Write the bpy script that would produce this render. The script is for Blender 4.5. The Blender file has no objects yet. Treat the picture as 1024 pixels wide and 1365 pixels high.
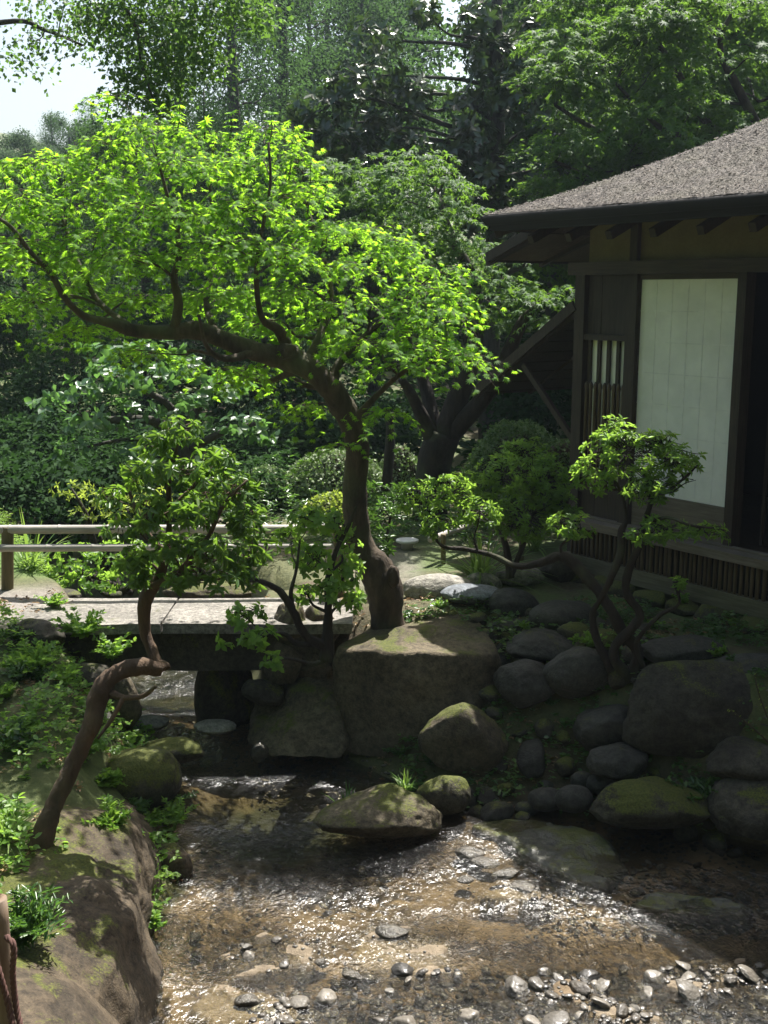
import bpy, math, random
import numpy as np
R_ = math.radians
sc = bpy.context.scene
# ------------------------------------------------------------------ camera
PITCH = R_(11); CAMZ = 2.2; FPX = 1498.0
cam_d = bpy.data.cameras.new('camera'); cam = bpy.data.objects.new('camera', cam_d)
sc.collection.objects.link(cam); sc.camera = cam
cam.location = (0, 0, CAMZ); cam.rotation_euler = (math.pi/2 - PITCH, 0, 0)
cam_d.sensor_fit = 'HORIZONTAL'; cam_d.sensor_width = 36; cam_d.lens = 36*FPX/1024
cam_d.clip_start = .05; cam_d.clip_end = 3000
# ------------------------------------------------------------------ sky, sun, exposure
SUN_EL, SUN_AZ = 62.0, 23.0          # azimuth measured from straight ahead, minus = left
w = bpy.data.worlds.new('World'); sc.world = w; w.use_nodes = True
nt = w.node_tree; nt.nodes.clear()
sky = nt.nodes.new('ShaderNodeTexSky'); sky.sky_type = 'NISHITA'; sky.sun_disc = False
sky.sun_elevation = R_(SUN_EL); sky.sun_rotation = R_(SUN_AZ); sky.dust_density = 4.0; sky.air_density = 1.2
bg = nt.nodes.new('ShaderNodeBackground'); bg.inputs[1].default_value = .082
wo = nt.nodes.new('ShaderNodeOutputWorld')
nt.links.new(sky.outputs[0], bg.inputs[0]); nt.links.new(bg.outputs[0], wo.inputs[0])
sun_d = bpy.data.lights.new('sun', 'SUN'); sun = bpy.data.objects.new('sun', sun_d)
sc.collection.objects.link(sun)
sun_d.energy = 5.0; sun_d.angle = R_(.5); sun_d.color = (1, .965, .91)
sun.rotation_euler = (math.pi/2 - R_(SUN_EL), 0, math.pi - R_(SUN_AZ))
sun.location = (0, 0, 30)
sc.view_settings.view_transform = 'Standard'; sc.view_settings.look = 'None'
sc.view_settings.exposure = 1.38; sc.view_settings.gamma = 1
sc.cycles.use_denoising = True
sc.cycles.max_bounces = 7; sc.cycles.transparent_max_bounces = 12
sc.cycles.diffuse_bounces = 4; sc.cycles.glossy_bounces = 3; sc.cycles.transmission_bounces = 4
sc.cycles.sample_clamp_direct = 0; sc.cycles.sample_clamp_indirect = 4
sc.cycles.caustics_reflective = False; sc.cycles.caustics_refractive = False

# ------------------------------------------------------------------ measuring helpers
_F = np.array([0, math.cos(PITCH), -math.sin(PITCH)]); _U = np.array([0, math.sin(PITCH), math.cos(PITCH)])
_O = np.array([0, 0, CAMZ])
def ray(x, y): return _F + (x-512)/FPX*np.array([1., 0, 0]) - (y-682.5)/FPX*_U
def P(x, y, Y): r = ray(x, y); return _O + r*(Y/r[1])
def G(x, y, z): r = ray(x, y); return _O + r*((z-CAMZ)/r[2])
def M_PX(Y): return Y/FPX       # metres per photo pixel at distance Y

# ------------------------------------------------------------------ noise (vectorised value noise)
def _h(i, j, k, s):
    n = (i*374761393 + j*668265263 + k*1274126177 + s*97531) & 0xffffffff
    n = ((n ^ (n >> 13))*1274126177) & 0xffffffff
    return ((n ^ (n >> 16)) & 0xffff)/65535.0
def vnoise(p, s=0):
    p = np.asarray(p, float); i = np.floor(p).astype(np.int64); f = p-i; f = f*f*(3-2*f)
    x, y, z = i[..., 0], i[..., 1], i[..., 2]; fx, fy, fz = f[..., 0], f[..., 1], f[..., 2]
    r = 0
    for a in (0, 1):
        for b in (0, 1):
            for c in (0, 1):
                wgt = (fx if a else 1-fx)*(fy if b else 1-fy)*(fz if c else 1-fz)
                r = r + wgt*_h(x+a, y+b, z+c, s)
    return r*2-1
def fbm(p, o=4, s=0):
    r = 0; a = 1; t = 0
    for k in range(o):
        r = r + a*vnoise(np.asarray(p)*2**k + 17.3*k, s+k); t += a; a *= .5
    return r/t
def sstep(a, b, x): t = np.clip((x-a)/(b-a), 0, 1); return t*t*(3-2*t)

# ------------------------------------------------------------------ mesh builder
def link(o, parent=None):
    sc.collection.objects.link(o)
    if parent is not None: o.parent = parent
    return o
class MB:
    def __init__(s): s.v = []; s.f = []; s.t = []; s.n = 0
    def add(s, V, Fs, tint=None):
        V = np.asarray(V, float).reshape(-1, 3)
        if not isinstance(Fs, list): Fs = [Fs]
        for f in Fs: s.f.append(np.asarray(f, np.int64)+s.n)
        s.v.append(V); s.t.append(np.full(len(V), .5) if tint is None else np.broadcast_to(np.asarray(tint, float), (len(V),)))
        s.n += len(V); return s
    def mesh(s, name, mat, smooth=True, attrs=None):
        me = bpy.data.meshes.new(name); V = np.concatenate(s.v)
        me.vertices.add(len(V)); me.vertices.foreach_set('co', V.ravel().astype(np.float32))
        li = np.concatenate([f.ravel() for f in s.f]).astype(np.int32)
        lt = np.concatenate([np.full(len(f), f.shape[1]) for f in s.f]).astype(np.int32)
        ls = np.concatenate([[0], np.cumsum(lt)[:-1]]).astype(np.int32)
        me.loops.add(len(li)); me.loops.foreach_set('vertex_index', li)
        me.polygons.add(len(lt)); me.polygons.foreach_set('loop_start', ls)
        me.update(calc_edges=True)
        me.polygons.foreach_set('use_smooth', np.full(len(lt), smooth))
        a = me.attributes.new('tint', 'FLOAT', 'POINT'); a.data.foreach_set('value', np.concatenate(s.t).astype(np.float32))
        for k, val in (attrs or {}).items():
            a = me.attributes.new(k, 'FLOAT', 'POINT'); a.data.foreach_set('value', np.asarray(val, np.float32))
        me.materials.append(mat); me.validate(); return me
    def build(s, name, mat, parent=None, smooth=True, attrs=None):
        return link(bpy.data.objects.new(name, s.mesh(name, mat, smooth, attrs)), parent)
def tag(o, label, cat, group=None, kind=None):
    if label: o['label'] = label
    if cat: o['category'] = cat
    if group: o['group'] = group
    if kind: o['kind'] = kind
    return o
def empty(name, loc, label, cat, group=None, rotz=0):
    o = bpy.data.objects.new(name, None); o.empty_display_size = .2; link(o)
    o.location = loc; o.rotation_euler = (0, 0, rotz); return tag(o, label, cat, group)
def clone(o, parent=None):
    c = o.copy(); link(c); c.parent = parent
    for ch in list(o.children): clone(ch, c)
    return c

def box(mb, lo, hi, tint=None):
    x0, y0, z0 = lo; x1, y1, z1 = hi
    V = [(x0,y0,z0),(x1,y0,z0),(x1,y1,z0),(x0,y1,z0),(x0,y0,z1),(x1,y0,z1),(x1,y1,z1),(x0,y1,z1)]
    mb.add(V, np.array([(0,3,2,1),(4,5,6,7),(0,1,5,4),(1,2,6,5),(2,3,7,6),(3,0,4,7)]), tint)
def beam(mb, a, b, w_, h_, up=(0, 0, 1), tint=None, bevel=.0):
    a = np.array(a, float); b = np.array(b, float); d = b-a; L = np.linalg.norm(d); d /= L
    up = np.array(up, float); s = np.cross(d, up); s /= np.linalg.norm(s); u = np.cross(s, d)
    V = []
    for p in (a, b):
        for (q, r) in ((-1,-1),(1,-1),(1,1),(-1,1)): V.append(p+s*q*w_/2+u*r*h_/2)
    mb.add(V, np.array([(0,3,2,1)[::-1],(4,5,6,7)[::-1],(0,1,5,4)[::-1],(1,2,6,5)[::-1],(2,3,7,6)[::-1],(3,0,4,7)[::-1]]), tint)
def catmull(pts, rad, sub=5):
    pts = np.array(pts, float); rad = np.array(rad, float); n = len(pts)
    if n < 3: 
        t = np.linspace(0, 1, sub+1)[:, None]
        return pts[0]+(pts[1]-pts[0])*t, rad[0]+(rad[1]-rad[0])*t[:, 0]
    Q = np.vstack([2*pts[0]-pts[1], pts, 2*pts[-1]-pts[-2]]); RR = np.concatenate([[rad[0]], rad, [rad[-1]]])
    out = []; ro = []
    for i in range(n-1):
        for k in range(sub):
            t = k/sub; a, b, c, d = Q[i:i+4]
            out.append(.5*((2*b)+(-a+c)*t+(2*a-5*b+4*c-d)*t*t+(-a+3*b-3*c+d)*t**3)); ro.append(RR[i+1]*(1-t)+RR[i+2]*t)
    out.append(pts[-1]); ro.append(rad[-1]); return np.array(out), np.array(ro)
def tube(mb, pts, rad, seg=8, sub=5, rough=.0, seed=0, flare=0, tint=None, cap=True, freq=6.):
    p, r = catmull(pts, rad, sub) if sub else (np.array(pts, float), np.array(rad, float))
    n = len(p); T = np.gradient(p, axis=0); T /= np.linalg.norm(T, axis=1)[:, None]+1e-9
    u = np.cross(T[0], (0.3, .1, 1.) if abs(T[0][2]) < .9 else (1., .1, 0)); u /= np.linalg.norm(u)
    if flare: r = r*(1+flare*np.exp(-np.arange(n)/2.2))
    V = np.empty((n, seg, 3)); ang = np.arange(seg)/seg*2*math.pi
    for i in range(n):
        u = u-T[i]*(u@T[i]); u /= np.linalg.norm(u)+1e-9; v = np.cross(T[i], u)
        V[i] = p[i]+r[i]*(np.cos(ang)[:, None]*u+np.sin(ang)[:, None]*v)
    if rough:
        c = p[:, None]; rr = r[:, None, None]
        nn = fbm(V*freq, 3, seed)+.6*vnoise(V*freq*3, seed+9)
        V = c+(V-c)*(1+rough*nn[..., None])
    i, j = np.meshgrid(np.arange(n-1), np.arange(seg), indexing='ij')
    a = i*seg+j; b = i*seg+(j+1) % seg
    Fq = np.stack([a, b, b+seg, a+seg], -1).reshape(-1, 4)
    Fs = [Fq]; VV = V.reshape(-1, 3)
    if cap:
        VV = np.vstack([VV, p[0], p[-1]]); k = n*seg; jj = np.arange(seg)
        Fs.append(np.stack([np.full(seg, k), (jj+1) % seg, jj], -1))
        Fs.append(np.stack([np.full(seg, k+1), (n-1)*seg+jj, (n-1)*seg+(jj+1) % seg], -1))
    mb.add(VV, Fs, tint)
    return p

# ------------------------------------------------------------------ leaves
def _maple():
    V = [(0, 0, 0)]; tips = [(-105, .55), (-62, .82), (-28, .95), (0, 1.08), (28, .95), (62, .82), (105, .55)]
    nots = [(-135, .18), (-84, .34), (-45, .38), (-14, .42), (14, .42), (45, .38), (84, .34), (135, .18)]
    for a, r in nots: V.append((math.sin(R_(a))*r, math.cos(R_(a))*r+.02, 0))
    for a, r in tips: V.append((math.sin(R_(a))*r, math.cos(R_(a))*r, -.22*r*r))
    return np.array(V), [np.array([(0, 1+i, 9+i, 2+i) for i in range(7)])]
def _maple5():
    V = [(0, 0, 0)]; tips = [(-95, .6), (-46, .92), (0, 1.1), (46, .92), (95, .6)]
    nots = [(-130, .15), (-70, .32), (-22, .36), (22, .36), (70, .32), (130, .15)]
    for a, r in nots: V.append((math.sin(R_(a))*r, math.cos(R_(a))*r, 0))
    for a, r in tips: V.append((math.sin(R_(a))*r, math.cos(R_(a))*r, -.22*r*r))
    return np.array(V), [np.array([(0, 1+i, 7+i, 2+i) for i in range(5)])]
def _lance(wd, fold=.12, curl=.15):
    V = [(0, 0, 0), (wd*.8, .3, fold), (wd*.85, .62, fold*.8-curl*.3), (0, 1, -curl), (-wd*.85, .62, fold*.8-curl*.3), (-wd*.8, .3, fold)]
    return np.array(V, float), [np.array([(0, 1, 2, 3), (0, 3, 4, 5)])]
def _blade(wd=.03):
    V = []; n = 7
    for i in range(n):
        t = i/(n-1); wv = wd*(1-t**2.5)+.001
        V += [(-wv, t, 0), (wv, t, 0)]
    V = np.array(V); return V, [np.array([(2*i, 2*i+1, 2*i+3, 2*i+2) for i in range(n-1)])]
MAPLE, MAPLE5, LANCE, OVAL, NARROW = _maple(), _maple5(), _lance(.2), _lance(.34, .1, .12), _lance(.12, .08, .2)
QUAD = (np.array([(0, 0, 0), (.42, .5, .08), (0, 1, -.1), (-.42, .5, .08)]), [np.array([(0, 1, 2, 3)])])
def leaves(mb, T, pos, d, n, s, tint):
    tv, tf = T; pos = np.asarray(pos); N = len(pos)
    d = d/(np.linalg.norm(d, axis=1)[:, None]+1e-9)
    n = n-d*(n*d).sum(1)[:, None]; n = n/(np.linalg.norm(n, axis=1)[:, None]+1e-9)
    sd = np.cross(d, n); s = np.broadcast_to(s, (N,))
    V = pos[:, None]+s[:, None, None]*(sd[:, None]*tv[None, :, 0:1]+d[:, None]*tv[None, :, 1:2]+n[:, None]*tv[None, :, 2:3])
    k = len(tv); off = (np.arange(N)*k)[:, None, None]
    mb.add(V.reshape(-1, 3), [(f[None]+off).reshape(-1, f.shape[1]) for f in tf], np.repeat(tint, k))
def runit(rng, n): v = rng.normal(size=(n, 3)); return v/np.linalg.norm(v, axis=1)[:, None]
def in_blob(rng, n, c, r, shell=.5):
    u = runit(rng, n); q = rng.random(n)**(1/3.)*(1-shell)+shell*rng.random(n)**.35
    return np.asarray(c)+u*q[:, None]*np.asarray(r), u

def crown_spray(mb, tw, pads, per, rng, size, T=MAPLE, droop=.25, twr=.0035, tint=(.1, .9), flat=1.):
    """flat layered sprays: each pad = (centre, (rx, ry, rz)); leaves in opposite pairs on drooping twigs"""
    for c, r in pads:
        c = np.asarray(c, float); n = max(3, int(per*r[0]*r[1]*(1+r[2]*1.5)))
        for _ in range(n):
            a = rng.random()*2*math.pi; q = rng.random()**.6
            e = np.array([math.cos(a)*r[0], math.sin(a)*r[1], 0]); hz = rng.normal()*r[2]*.5
            st = c+e*q*.7+np.array([0, 0, hz])
            dr = e/(np.linalg.norm(e)+1e-9)+rng.normal(size=3)*.35; dr[2] = rng.normal()*.15+.05; dr /= np.linalg.norm(dr)
            L = rng.uniform(.16, .34)*(1 if size > .035 else .8); m = 5
            t = np.linspace(.1, 1, m)
            pt = st+dr*(t*L)[:, None]; pt[:, 2] -= droop*L*t**2
            if tw is not None: tube(tw, np.vstack([st-dr*L*.3, pt[::2]]), np.linspace(twr, twr*.4, 4), 3, 0, cap=False)
            sd = np.cross(dr, (0, 0, 1)); sd /= np.linalg.norm(sd)+1e-9
            for sg in (-1, 1, 0):
                k = m if sg else 2
                pp = pt[:k] if sg else pt[-2:]
                dd = dr*(.7 if sg else 1)+sd*sg*.9+rng.normal(size=(k, 3))*.25; dd[:, 2] -= .25+rng.random(k)*.35
                nn = np.array([0, -.2, 1.])+rng.normal(size=(k, 3))*.45*flat
                leaves(mb, T, pp+rng.normal(size=(k, 3))*.008, dd, nn, size*rng.uniform(.7, 1.15, k), np.clip(rng.normal(np.mean(tint), (tint[1]-tint[0])/4, k), 0, 1))
def crown_rosette(mb, tw, pads, per, rng, size, T=LANCE, k=7, up=.6, droop=0., twr=.003, tint=(.1, .9), shell=.4, open_=1.0, gap=-.28):
    for c, r in pads:
        c = np.asarray(c, float); vol = (r[0]*r[1]*r[2])**(2/3.); n = max(3, int(per*vol))
        p, u = in_blob(rng, n, c, r, shell)
        lump = fbm(p*3.1/max(.25, max(r))*.8, 2, int(rng.integers(99))); u = u[lump > gap]; p = p[lump > gap]; n = len(p)
        if n == 0: continue
        ax = u+np.array([0, 0, up])+rng.normal(size=(n, 3))*.35; ax /= np.linalg.norm(ax, axis=1)[:, None]
        if tw is not None:
            for i in range(n):
                q = c+(p[i]-c)*.35+rng.normal(size=3)*.02
                tube(tw, [q, (q+p[i])/2+np.array([0, 0, -.04*np.linalg.norm(p[i]-q)]), p[i]], [twr*1.6, twr, twr*.6], 3, 2, cap=False)
        tb = np.clip(rng.normal(np.mean(tint), (tint[1]-tint[0])/5, n), 0, 1)
        a1 = np.cross(ax, (0.31, .2, .9)); a1 /= np.linalg.norm(a1, axis=1)[:, None]; a2 = np.cross(ax, a1)
        for j in range(k):
            ph = j*2.4+rng.random(n)*.6
            side = a1*np.cos(ph)[:, None]+a2*np.sin(ph)[:, None]
            dd = side*open_+ax*(.25+.5*(j/k))+rng.normal(size=(n, 3))*.15; dd[:, 2] -= droop
            nn = ax-side*.3+rng.normal(size=(n, 3))*.2
            leaves(mb, T, p-ax*size*.25*(1-j/k), dd, nn, size*rng.uniform(.65, 1.1, n), np.clip(tb+rng.normal(size=n)*.12, 0, 1))
def crown_scatter(mb, pads, per, rng, size, T=QUAD, flat=.6, tint=(.1, .9), shell=.35, clump=.12, m=9, drop=.2):
    for c, r in pads:
        vol = (r[0]*r[1]*r[2])**(2/3.); n = max(4, int(per*vol))
        p, u = in_blob(rng, n, c, r, shell)
        keep = fbm(p/max(.3, max(r))*2.6, 2, int(rng.integers(99))) > -.25; p = p[keep]; u = u[keep]; n = len(p)
        pp = np.repeat(p, m, 0)+rng.normal(size=(n*m, 3))*clump*np.array([1, 1, flat]); uu = np.repeat(u, m, 0)
        dd = uu*.6+rng.normal(size=(n*m, 3))*.7; dd[:, 2] -= drop
        nn = np.array([0, 0, 1.])+uu*.5+rng.normal(size=(n*m, 3))*.5
        tb = np.repeat(np.clip(rng.normal(np.mean(tint), (tint[1]-tint[0])/5, n), 0, 1), m)
        leaves(mb, T, pp, dd, nn, size*rng.uniform(.6, 1.2, n*m), np.clip(tb+rng.normal(size=n*m)*.1, 0, 1))
def limbs(mb, trunk_pts, trunk_r, pads, rng, r1=.4, seg=6, sag=.15, rough=.12, maxd=99):
    """a limb from the trunk to the middle of every pad"""
    tp = np.array(trunk_pts); tr = np.array(trunk_r)
    for c, r in pads:
        c = np.asarray(c, float)
        d = np.linalg.norm(tp-c, axis=1)+np.maximum(0, tp[:, 2]-c[2]+.1)*2.0
        i = int(np.argmin(d)); a = tp[i]
        if d[i] > maxd: continue
        L = np.linalg.norm(c-a); ra = max(.004, min(tr[i]*r1, L*.035+.005))
        m1 = a*.66+c*.34+rng.normal(size=3)*L*.07; m2 = a*.33+c*.67+rng.normal(size=3)*L*.07
        m1[2] += sag*L*.5; m2[2] += sag*L*.5
        tube(mb, [a, m1, m2, c], [ra, ra*.75, ra*.5, ra*.25], seg, 4, rough, 3)

# ------------------------------------------------------------------ materials
def newmat(name):
    m = bpy.data.materials.new(name); m.use_nodes = True; t = m.node_tree; t.nodes.clear()
    out = t.nodes.new('ShaderNodeOutputMaterial'); return m, t, out
def N(t, typ, **kw):
    n = t.nodes.new(typ)
    for k, v in kw.items():
        if k.startswith('_'): setattr(n, k[1:], v)
        else: n.inputs[k].default_value = v
    return n
def ramp(t, fac, stops, interp='LINEAR'):
    n = t.nodes.new('ShaderNodeValToRGB'); cr = n.color_ramp; cr.interpolation = interp
    while len(cr.elements) < len(stops): cr.elements.new(.5)
    for e, (p, c) in zip(cr.elements, stops): e.position = p; e.color = (*c, 1) if len(c) == 3 else c
    t.links.new(fac, n.inputs[0]); return n.outputs[0]
def noise(t, scale, detail=4, rough=.55, vec=None, dist=0, dim=None):
    n = N(t, 'ShaderNodeTexNoise'); n.inputs['Scale'].default_value = scale; n.inputs['Detail'].default_value = detail
    n.inputs['Roughness'].default_value = rough; n.inputs['Distortion'].default_value = dist
    if vec: t.links.new(vec, n.inputs['Vector'])
    return n.outputs[0]
def mixc(t, f, a, b, typ='MIX'):
    n = t.nodes.new('ShaderNodeMix'); n.data_type = 'RGBA'; n.blend_type = typ
    for i, v in ((0, f), (6, a), (7, b)):
        if isinstance(v, bpy.types.NodeSocket): t.links.new(v, n.inputs[i])
        elif isinstance(v, (int, float)): n.inputs[i].default_value = v
        else: n.inputs[i].default_value = (*v, 1)
    return n.outputs[2]
def math_(t, op, a, b=0., clamp=False):
    n = t.nodes.new('ShaderNodeMath'); n.operation = op; n.use_clamp = clamp
    for i, v in enumerate((a, b)):
        if isinstance(v, bpy.types.NodeSocket): t.links.new(v, n.inputs[i])
        else: n.inputs[i].default_value = v
    return n.outputs[0]
def bump(t, h, strength=.5, dist=.02, normal=None):
    n = N(t, 'ShaderNodeBump'); n.inputs['Strength'].default_value = strength; n.inputs['Distance'].default_value = dist
    t.links.new(h, n.inputs['Height'])
    if normal: t.links.new(normal, n.inputs['Normal'])
    return n.outputs[0]
def attr(t, name): n = t.nodes.new('ShaderNodeAttribute'); n.attribute_name = name; return n.outputs['Fac']
def obco(t): return t.nodes.new('ShaderNodeTexCoord').outputs['Object']
def geopos(t): return t.nodes.new('ShaderNodeNewGeometry').outputs['Position']
def princ(t, out, col, rough=.7, normal=None, spec=.4):
    b = N(t, 'ShaderNodeBsdfPrincipled')
    for i, v in (('Base Color', col), ('Roughness', rough), ('Specular IOR Level', spec)):
        if isinstance(v, bpy.types.NodeSocket): t.links.new(v, b.inputs[i])
        elif isinstance(v, (int, float)): b.inputs[i].default_value = v
        else: b.inputs[i].default_value = (*v, 1)
    if normal: t.links.new(normal, b.inputs['Normal'])
    if out: t.links.new(b.outputs[0], out.inputs[0])
    return b
def mat_leaf(name, dark, mid, light, trans, tw=.45, rough=.45, spec=.35):
    m, t, out = newmat(name); tint = attr(t, 'tint')
    col = ramp(t, tint, [(0, dark), (.5, mid), (1, light)])
    tcol = mixc(t, .35, trans, col, 'MULTIPLY'); tcol = mixc(t, tint, tuple(c*.75 for c in trans), trans)
    p = princ(t, None, col, rough, spec=spec)
    tr = N(t, 'ShaderNodeBsdfTranslucent'); t.links.new(tcol, tr.inputs[0])
    mx = N(t, 'ShaderNodeMixShader'); mx.inputs[0].default_value = tw
    t.links.new(p.outputs[0], mx.inputs[1]); t.links.new(tr.outputs[0], mx.inputs[2]); t.links.new(mx.outputs[0], out.inputs[0])
    return m
L_maple = mat_leaf('maple_leaf', (.05, .12, .015), (.07, .17, .02), (.12, .22, .03), (.46, .84, .045), .58, .6, .15)
L_maple2 = mat_leaf('layered_leaf', (.022, .06, .016), (.038, .095, .02), (.07, .14, .03), (.26, .48, .05), .38, .6, .2)
L_dark = mat_leaf('glossy_leaf', (.02, .055, .012), (.04, .10, .02), (.09, .15, .03), (.16, .34, .04), .3, .33, .5)
L_bright = mat_leaf('bright_leaf', (.06, .13, .02), (.10, .20, .03), (.17, .27, .05), (.40, .66, .08), .5, .42)
L_over = mat_leaf('overhanging_leaf', (.03, .07, .02), (.045, .10, .025), (.08, .15, .03), (.20, .38, .05), .42, .5)
L_mag = mat_leaf('leathery_leaf', (.02, .045, .014), (.035, .075, .022), (.08, .08, .03), (.09, .17, .03), .2, .3, .7)
L_pale = mat_leaf('pale_leaf', (.05, .11, .05), (.08, .16, .07), (.13, .20, .08), (.20, .42, .08), .35, .36, .55)
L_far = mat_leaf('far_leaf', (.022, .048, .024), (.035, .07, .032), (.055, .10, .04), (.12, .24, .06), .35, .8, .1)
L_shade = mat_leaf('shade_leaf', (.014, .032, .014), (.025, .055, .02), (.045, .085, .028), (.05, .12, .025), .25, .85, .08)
L_yel = mat_leaf('yellow_green_leaf', (.10, .16, .03), (.17, .23, .04), (.26, .29, .06), (.45, .58, .08), .5, .5)
L_hedge = mat_leaf('hedge_leaf', (.06, .12, .035), (.09, .16, .045), (.17, .23, .09), (.18, .34, .05), .25, .5)
L_hedge2 = mat_leaf('pale_hedge_leaf', (.12, .17, .08), (.19, .24, .12), (.28, .33, .19), (.25, .42, .1), .25, .5)
L_droop = mat_leaf('drooping_leaf', (.03, .075, .016), (.055, .12, .022), (.11, .18, .035), (.28, .50, .05), .38, .4, .4)
L_grass = mat_leaf('grass_blade', (.06, .13, .02), (.10, .20, .04), (.20, .26, .08), (.32, .5, .08), .45, .4)
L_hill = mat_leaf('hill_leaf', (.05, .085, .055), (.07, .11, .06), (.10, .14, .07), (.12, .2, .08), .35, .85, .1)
def mat_bark(name, a, b, moss=.0, sc_=1.):
    m, t, out = newmat(name); co = obco(t)
    mp = N(t, 'ShaderNodeMapping'); mp.inputs['Scale'].default_value = (sc_*1., sc_*1., sc_*.35); t.links.new(co, mp.inputs[0])
    n1 = noise(t, 14, 6, .65, mp.outputs[0], .5); n2 = noise(t, 60, 5, .7, mp.outputs[0]); n3 = noise(t, 3, 3, .5, co)
    col = ramp(t, n1, [(.3, a), (.55, tuple((x+y)/2 for x, y in zip(a, b))), (.75, b)])
    if moss: col = mixc(t, ramp(t, n3, [(.5, (0, 0, 0)), (.7, (moss,)*3)]), col, (.10, .12, .05))
    h = math_(t, 'ADD', n1, math_(t, 'MULTIPLY', n2, .5))
    princ(t, out, col, .85, bump(t, h, 1., .02)); return m
M_bark = mat_bark('maple_bark', (.025, .017, .011), (.12, .088, .058), .5)
M_bark_d = mat_bark('dark_bark', (.012, .009, .006), (.05, .036, .026), .5)
M_bark_g = mat_bark('grey_bark', (.03, .026, .022), (.10, .09, .075), .4)
M_bark_r = mat_bark('ruddy_bark', (.04, .024, .014), (.15, .095, .055), .4)
M_twig = mat_bark('twig_bark', (.03, .02, .012), (.09, .065, .04))
def mat_rock(name, a, b, moss=.5, rough=.8, sc_=1., wet=0):
    m, t, out = newmat(name); pos = geopos(t)
    n1 = noise(t, 2.2*sc_, 6, .6, pos, .4); n2 = noise(t, 24*sc_, 6, .7, pos); n3 = noise(t, 90*sc_, 3, .7, pos); n4 = noise(t, 3.4*sc_, 5, .65, pos, .8)
    col = ramp(t, n1, [(.3, a), (.7, b)])
    col = mixc(t, ramp(t, n2, [(.32, (.3,)*3), (.62, (1.,)*3)]), (0, 0, 0), col, 'MIX')
    sp = ramp(t, n3, [(.25, (.6,)*3), (.5, (1.,)*3), (.75, (1.25,)*3)]); col = mixc(t, 1., col, sp, 'MULTIPLY')
    nz = N(t, 'ShaderNodeSeparateXYZ'); g = t.nodes.new('ShaderNodeNewGeometry'); t.links.new(g.outputs['Normal'], nz.inputs[0])
    mk = math_(t, 'ADD', math_(t, 'MULTIPLY', nz.outputs[2], .28), n4)
    mk = math_(t, 'ADD', mk, math_(t, 'MULTIPLY', math_(t, 'SUBTRACT', n3, .5), .35))
    mk = ramp(t, mk, [(.98-moss*.5, (0, 0, 0)), (1.08-moss*.5, (1, 1, 1))])
    mc = ramp(t, n3, [(.3, (.03, .042, .008)), (.7, (.115, .12, .022))])
    col2 = mixc(t, mk, col, mc)
    h = math_(t, 'ADD', math_(t, 'MULTIPLY', n1, 1.2), math_(t, 'ADD', math_(t, 'MULTIPLY', n2, .6), math_(t, 'MULTIPLY', n3, .25)))
    p = princ(t, out, col2, rough, bump(t, h, .7, .03), spec=.5 if wet else .3); return m
M_rock = mat_rock('grey_stone', (.036, .031, .023), (.10, .088, .065), .45)
M_rock_b = mat_rock('boulder_stone', (.07, .056, .036), (.17, .14, .09), .6)
M_rock_t = mat_rock('tan_boulder', (.06, .047, .029), (.20, .16, .10), .42)
M_rock_m = mat_rock('mossy_stone', (.04, .036, .024), (.10, .088, .06), .8)
M_cob = mat_rock('smooth_stone', (.034, .032, .026), (.085, .08, .066), .25, .62)
M_cobb = mat_rock('bluish_stone', (.18, .20, .225), (.30, .32, .34), .05, .5)
M_cobw = mat_rock('pale_stone', (.26, .24, .20), (.44, .41, .35), .05, .6)
M_slab = mat_rock('bank_rock', (.036, .027, .017), (.14, .105, .066), .5)
M_wet = mat_rock('wet_stone', (.05, .045, .035), (.17, .15, .12), .25, .22, 1., 1)
M_wetp = mat_rock('pale_wet_slab', (.13, .095, .06), (.28, .22, .15), .02, .25, 1., 1)
M_wetg = mat_rock('grey_wet_slab', (.06, .06, .045), (.15, .145, .115), .45, .35, 1., 1)
def mat_pebble():
    m, t, out = newmat('river_pebble'); oi = t.nodes.new('ShaderNodeObjectInfo'); pos = geopos(t)
    tt = math_(t, 'FRACT', math_(t, 'ADD', oi.outputs['Random'], attr(t, 'tint')))
    col = ramp(t, tt, [(0, (.02, .018, .015)), (.3, (.055, .044, .03)), (.55, (.09, .08, .065)), (.85, (.17, .15, .12)), (1, (.04, .03, .02))])
    n3 = noise(t, 60, 4, .6, pos); col = mixc(t, 1., col, ramp(t, n3, [(.3, (.7,)*3), (.7, (1.15,)*3)]), 'MULTIPLY')
    p = princ(t, out, col, .5, bump(t, n3, .5, .012), spec=.45); p.inputs['Coat Weight'].default_value = .25; p.inputs['Coat Roughness'].default_value = .2; return m
M_peb = mat_pebble()
def mat_wood(name, a, b, rough=.7, sc_=(3, 3, 40)):
    m, t, out = newmat(name); co = obco(t); mp = N(t, 'ShaderNodeMapping'); mp.inputs['Scale'].default_value = sc_; t.links.new(co, mp.inputs[0])
    n1 = noise(t, 2.5, 6, .65, mp.outputs[0], .3); n2 = noise(t, 2, 4, .5, co)
    col = ramp(t, n1, [(.3, a), (.7, b)]); col = mixc(t, 1., col, ramp(t, n2, [(.3, (.7,)*3), (.7, (1.2,)*3)]), 'MULTIPLY')
    princ(t, out, col, rough, bump(t, n1, .35, .006)); return m
M_wood = mat_wood('dark_timber', (.022, .015, .010), (.055, .038, .024), .7, (30, 30, 2))
M_woodh = mat_wood('dark_beam', (.03, .02, .013), (.07, .048, .03), .7, (2, 30, 30))
M_sill = mat_wood('weathered_sill', (.10, .08, .06), (.22, .18, .14), .55, (2, 30, 30))
M_board = mat_wood('mossy_board', (.07, .065, .04), (.16, .14, .09), .75, (2, 30, 30))
M_slat = mat_wood('bamboo_slat', (.05, .035, .02), (.15, .105, .06), .6, (20, 20, 2))
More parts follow.
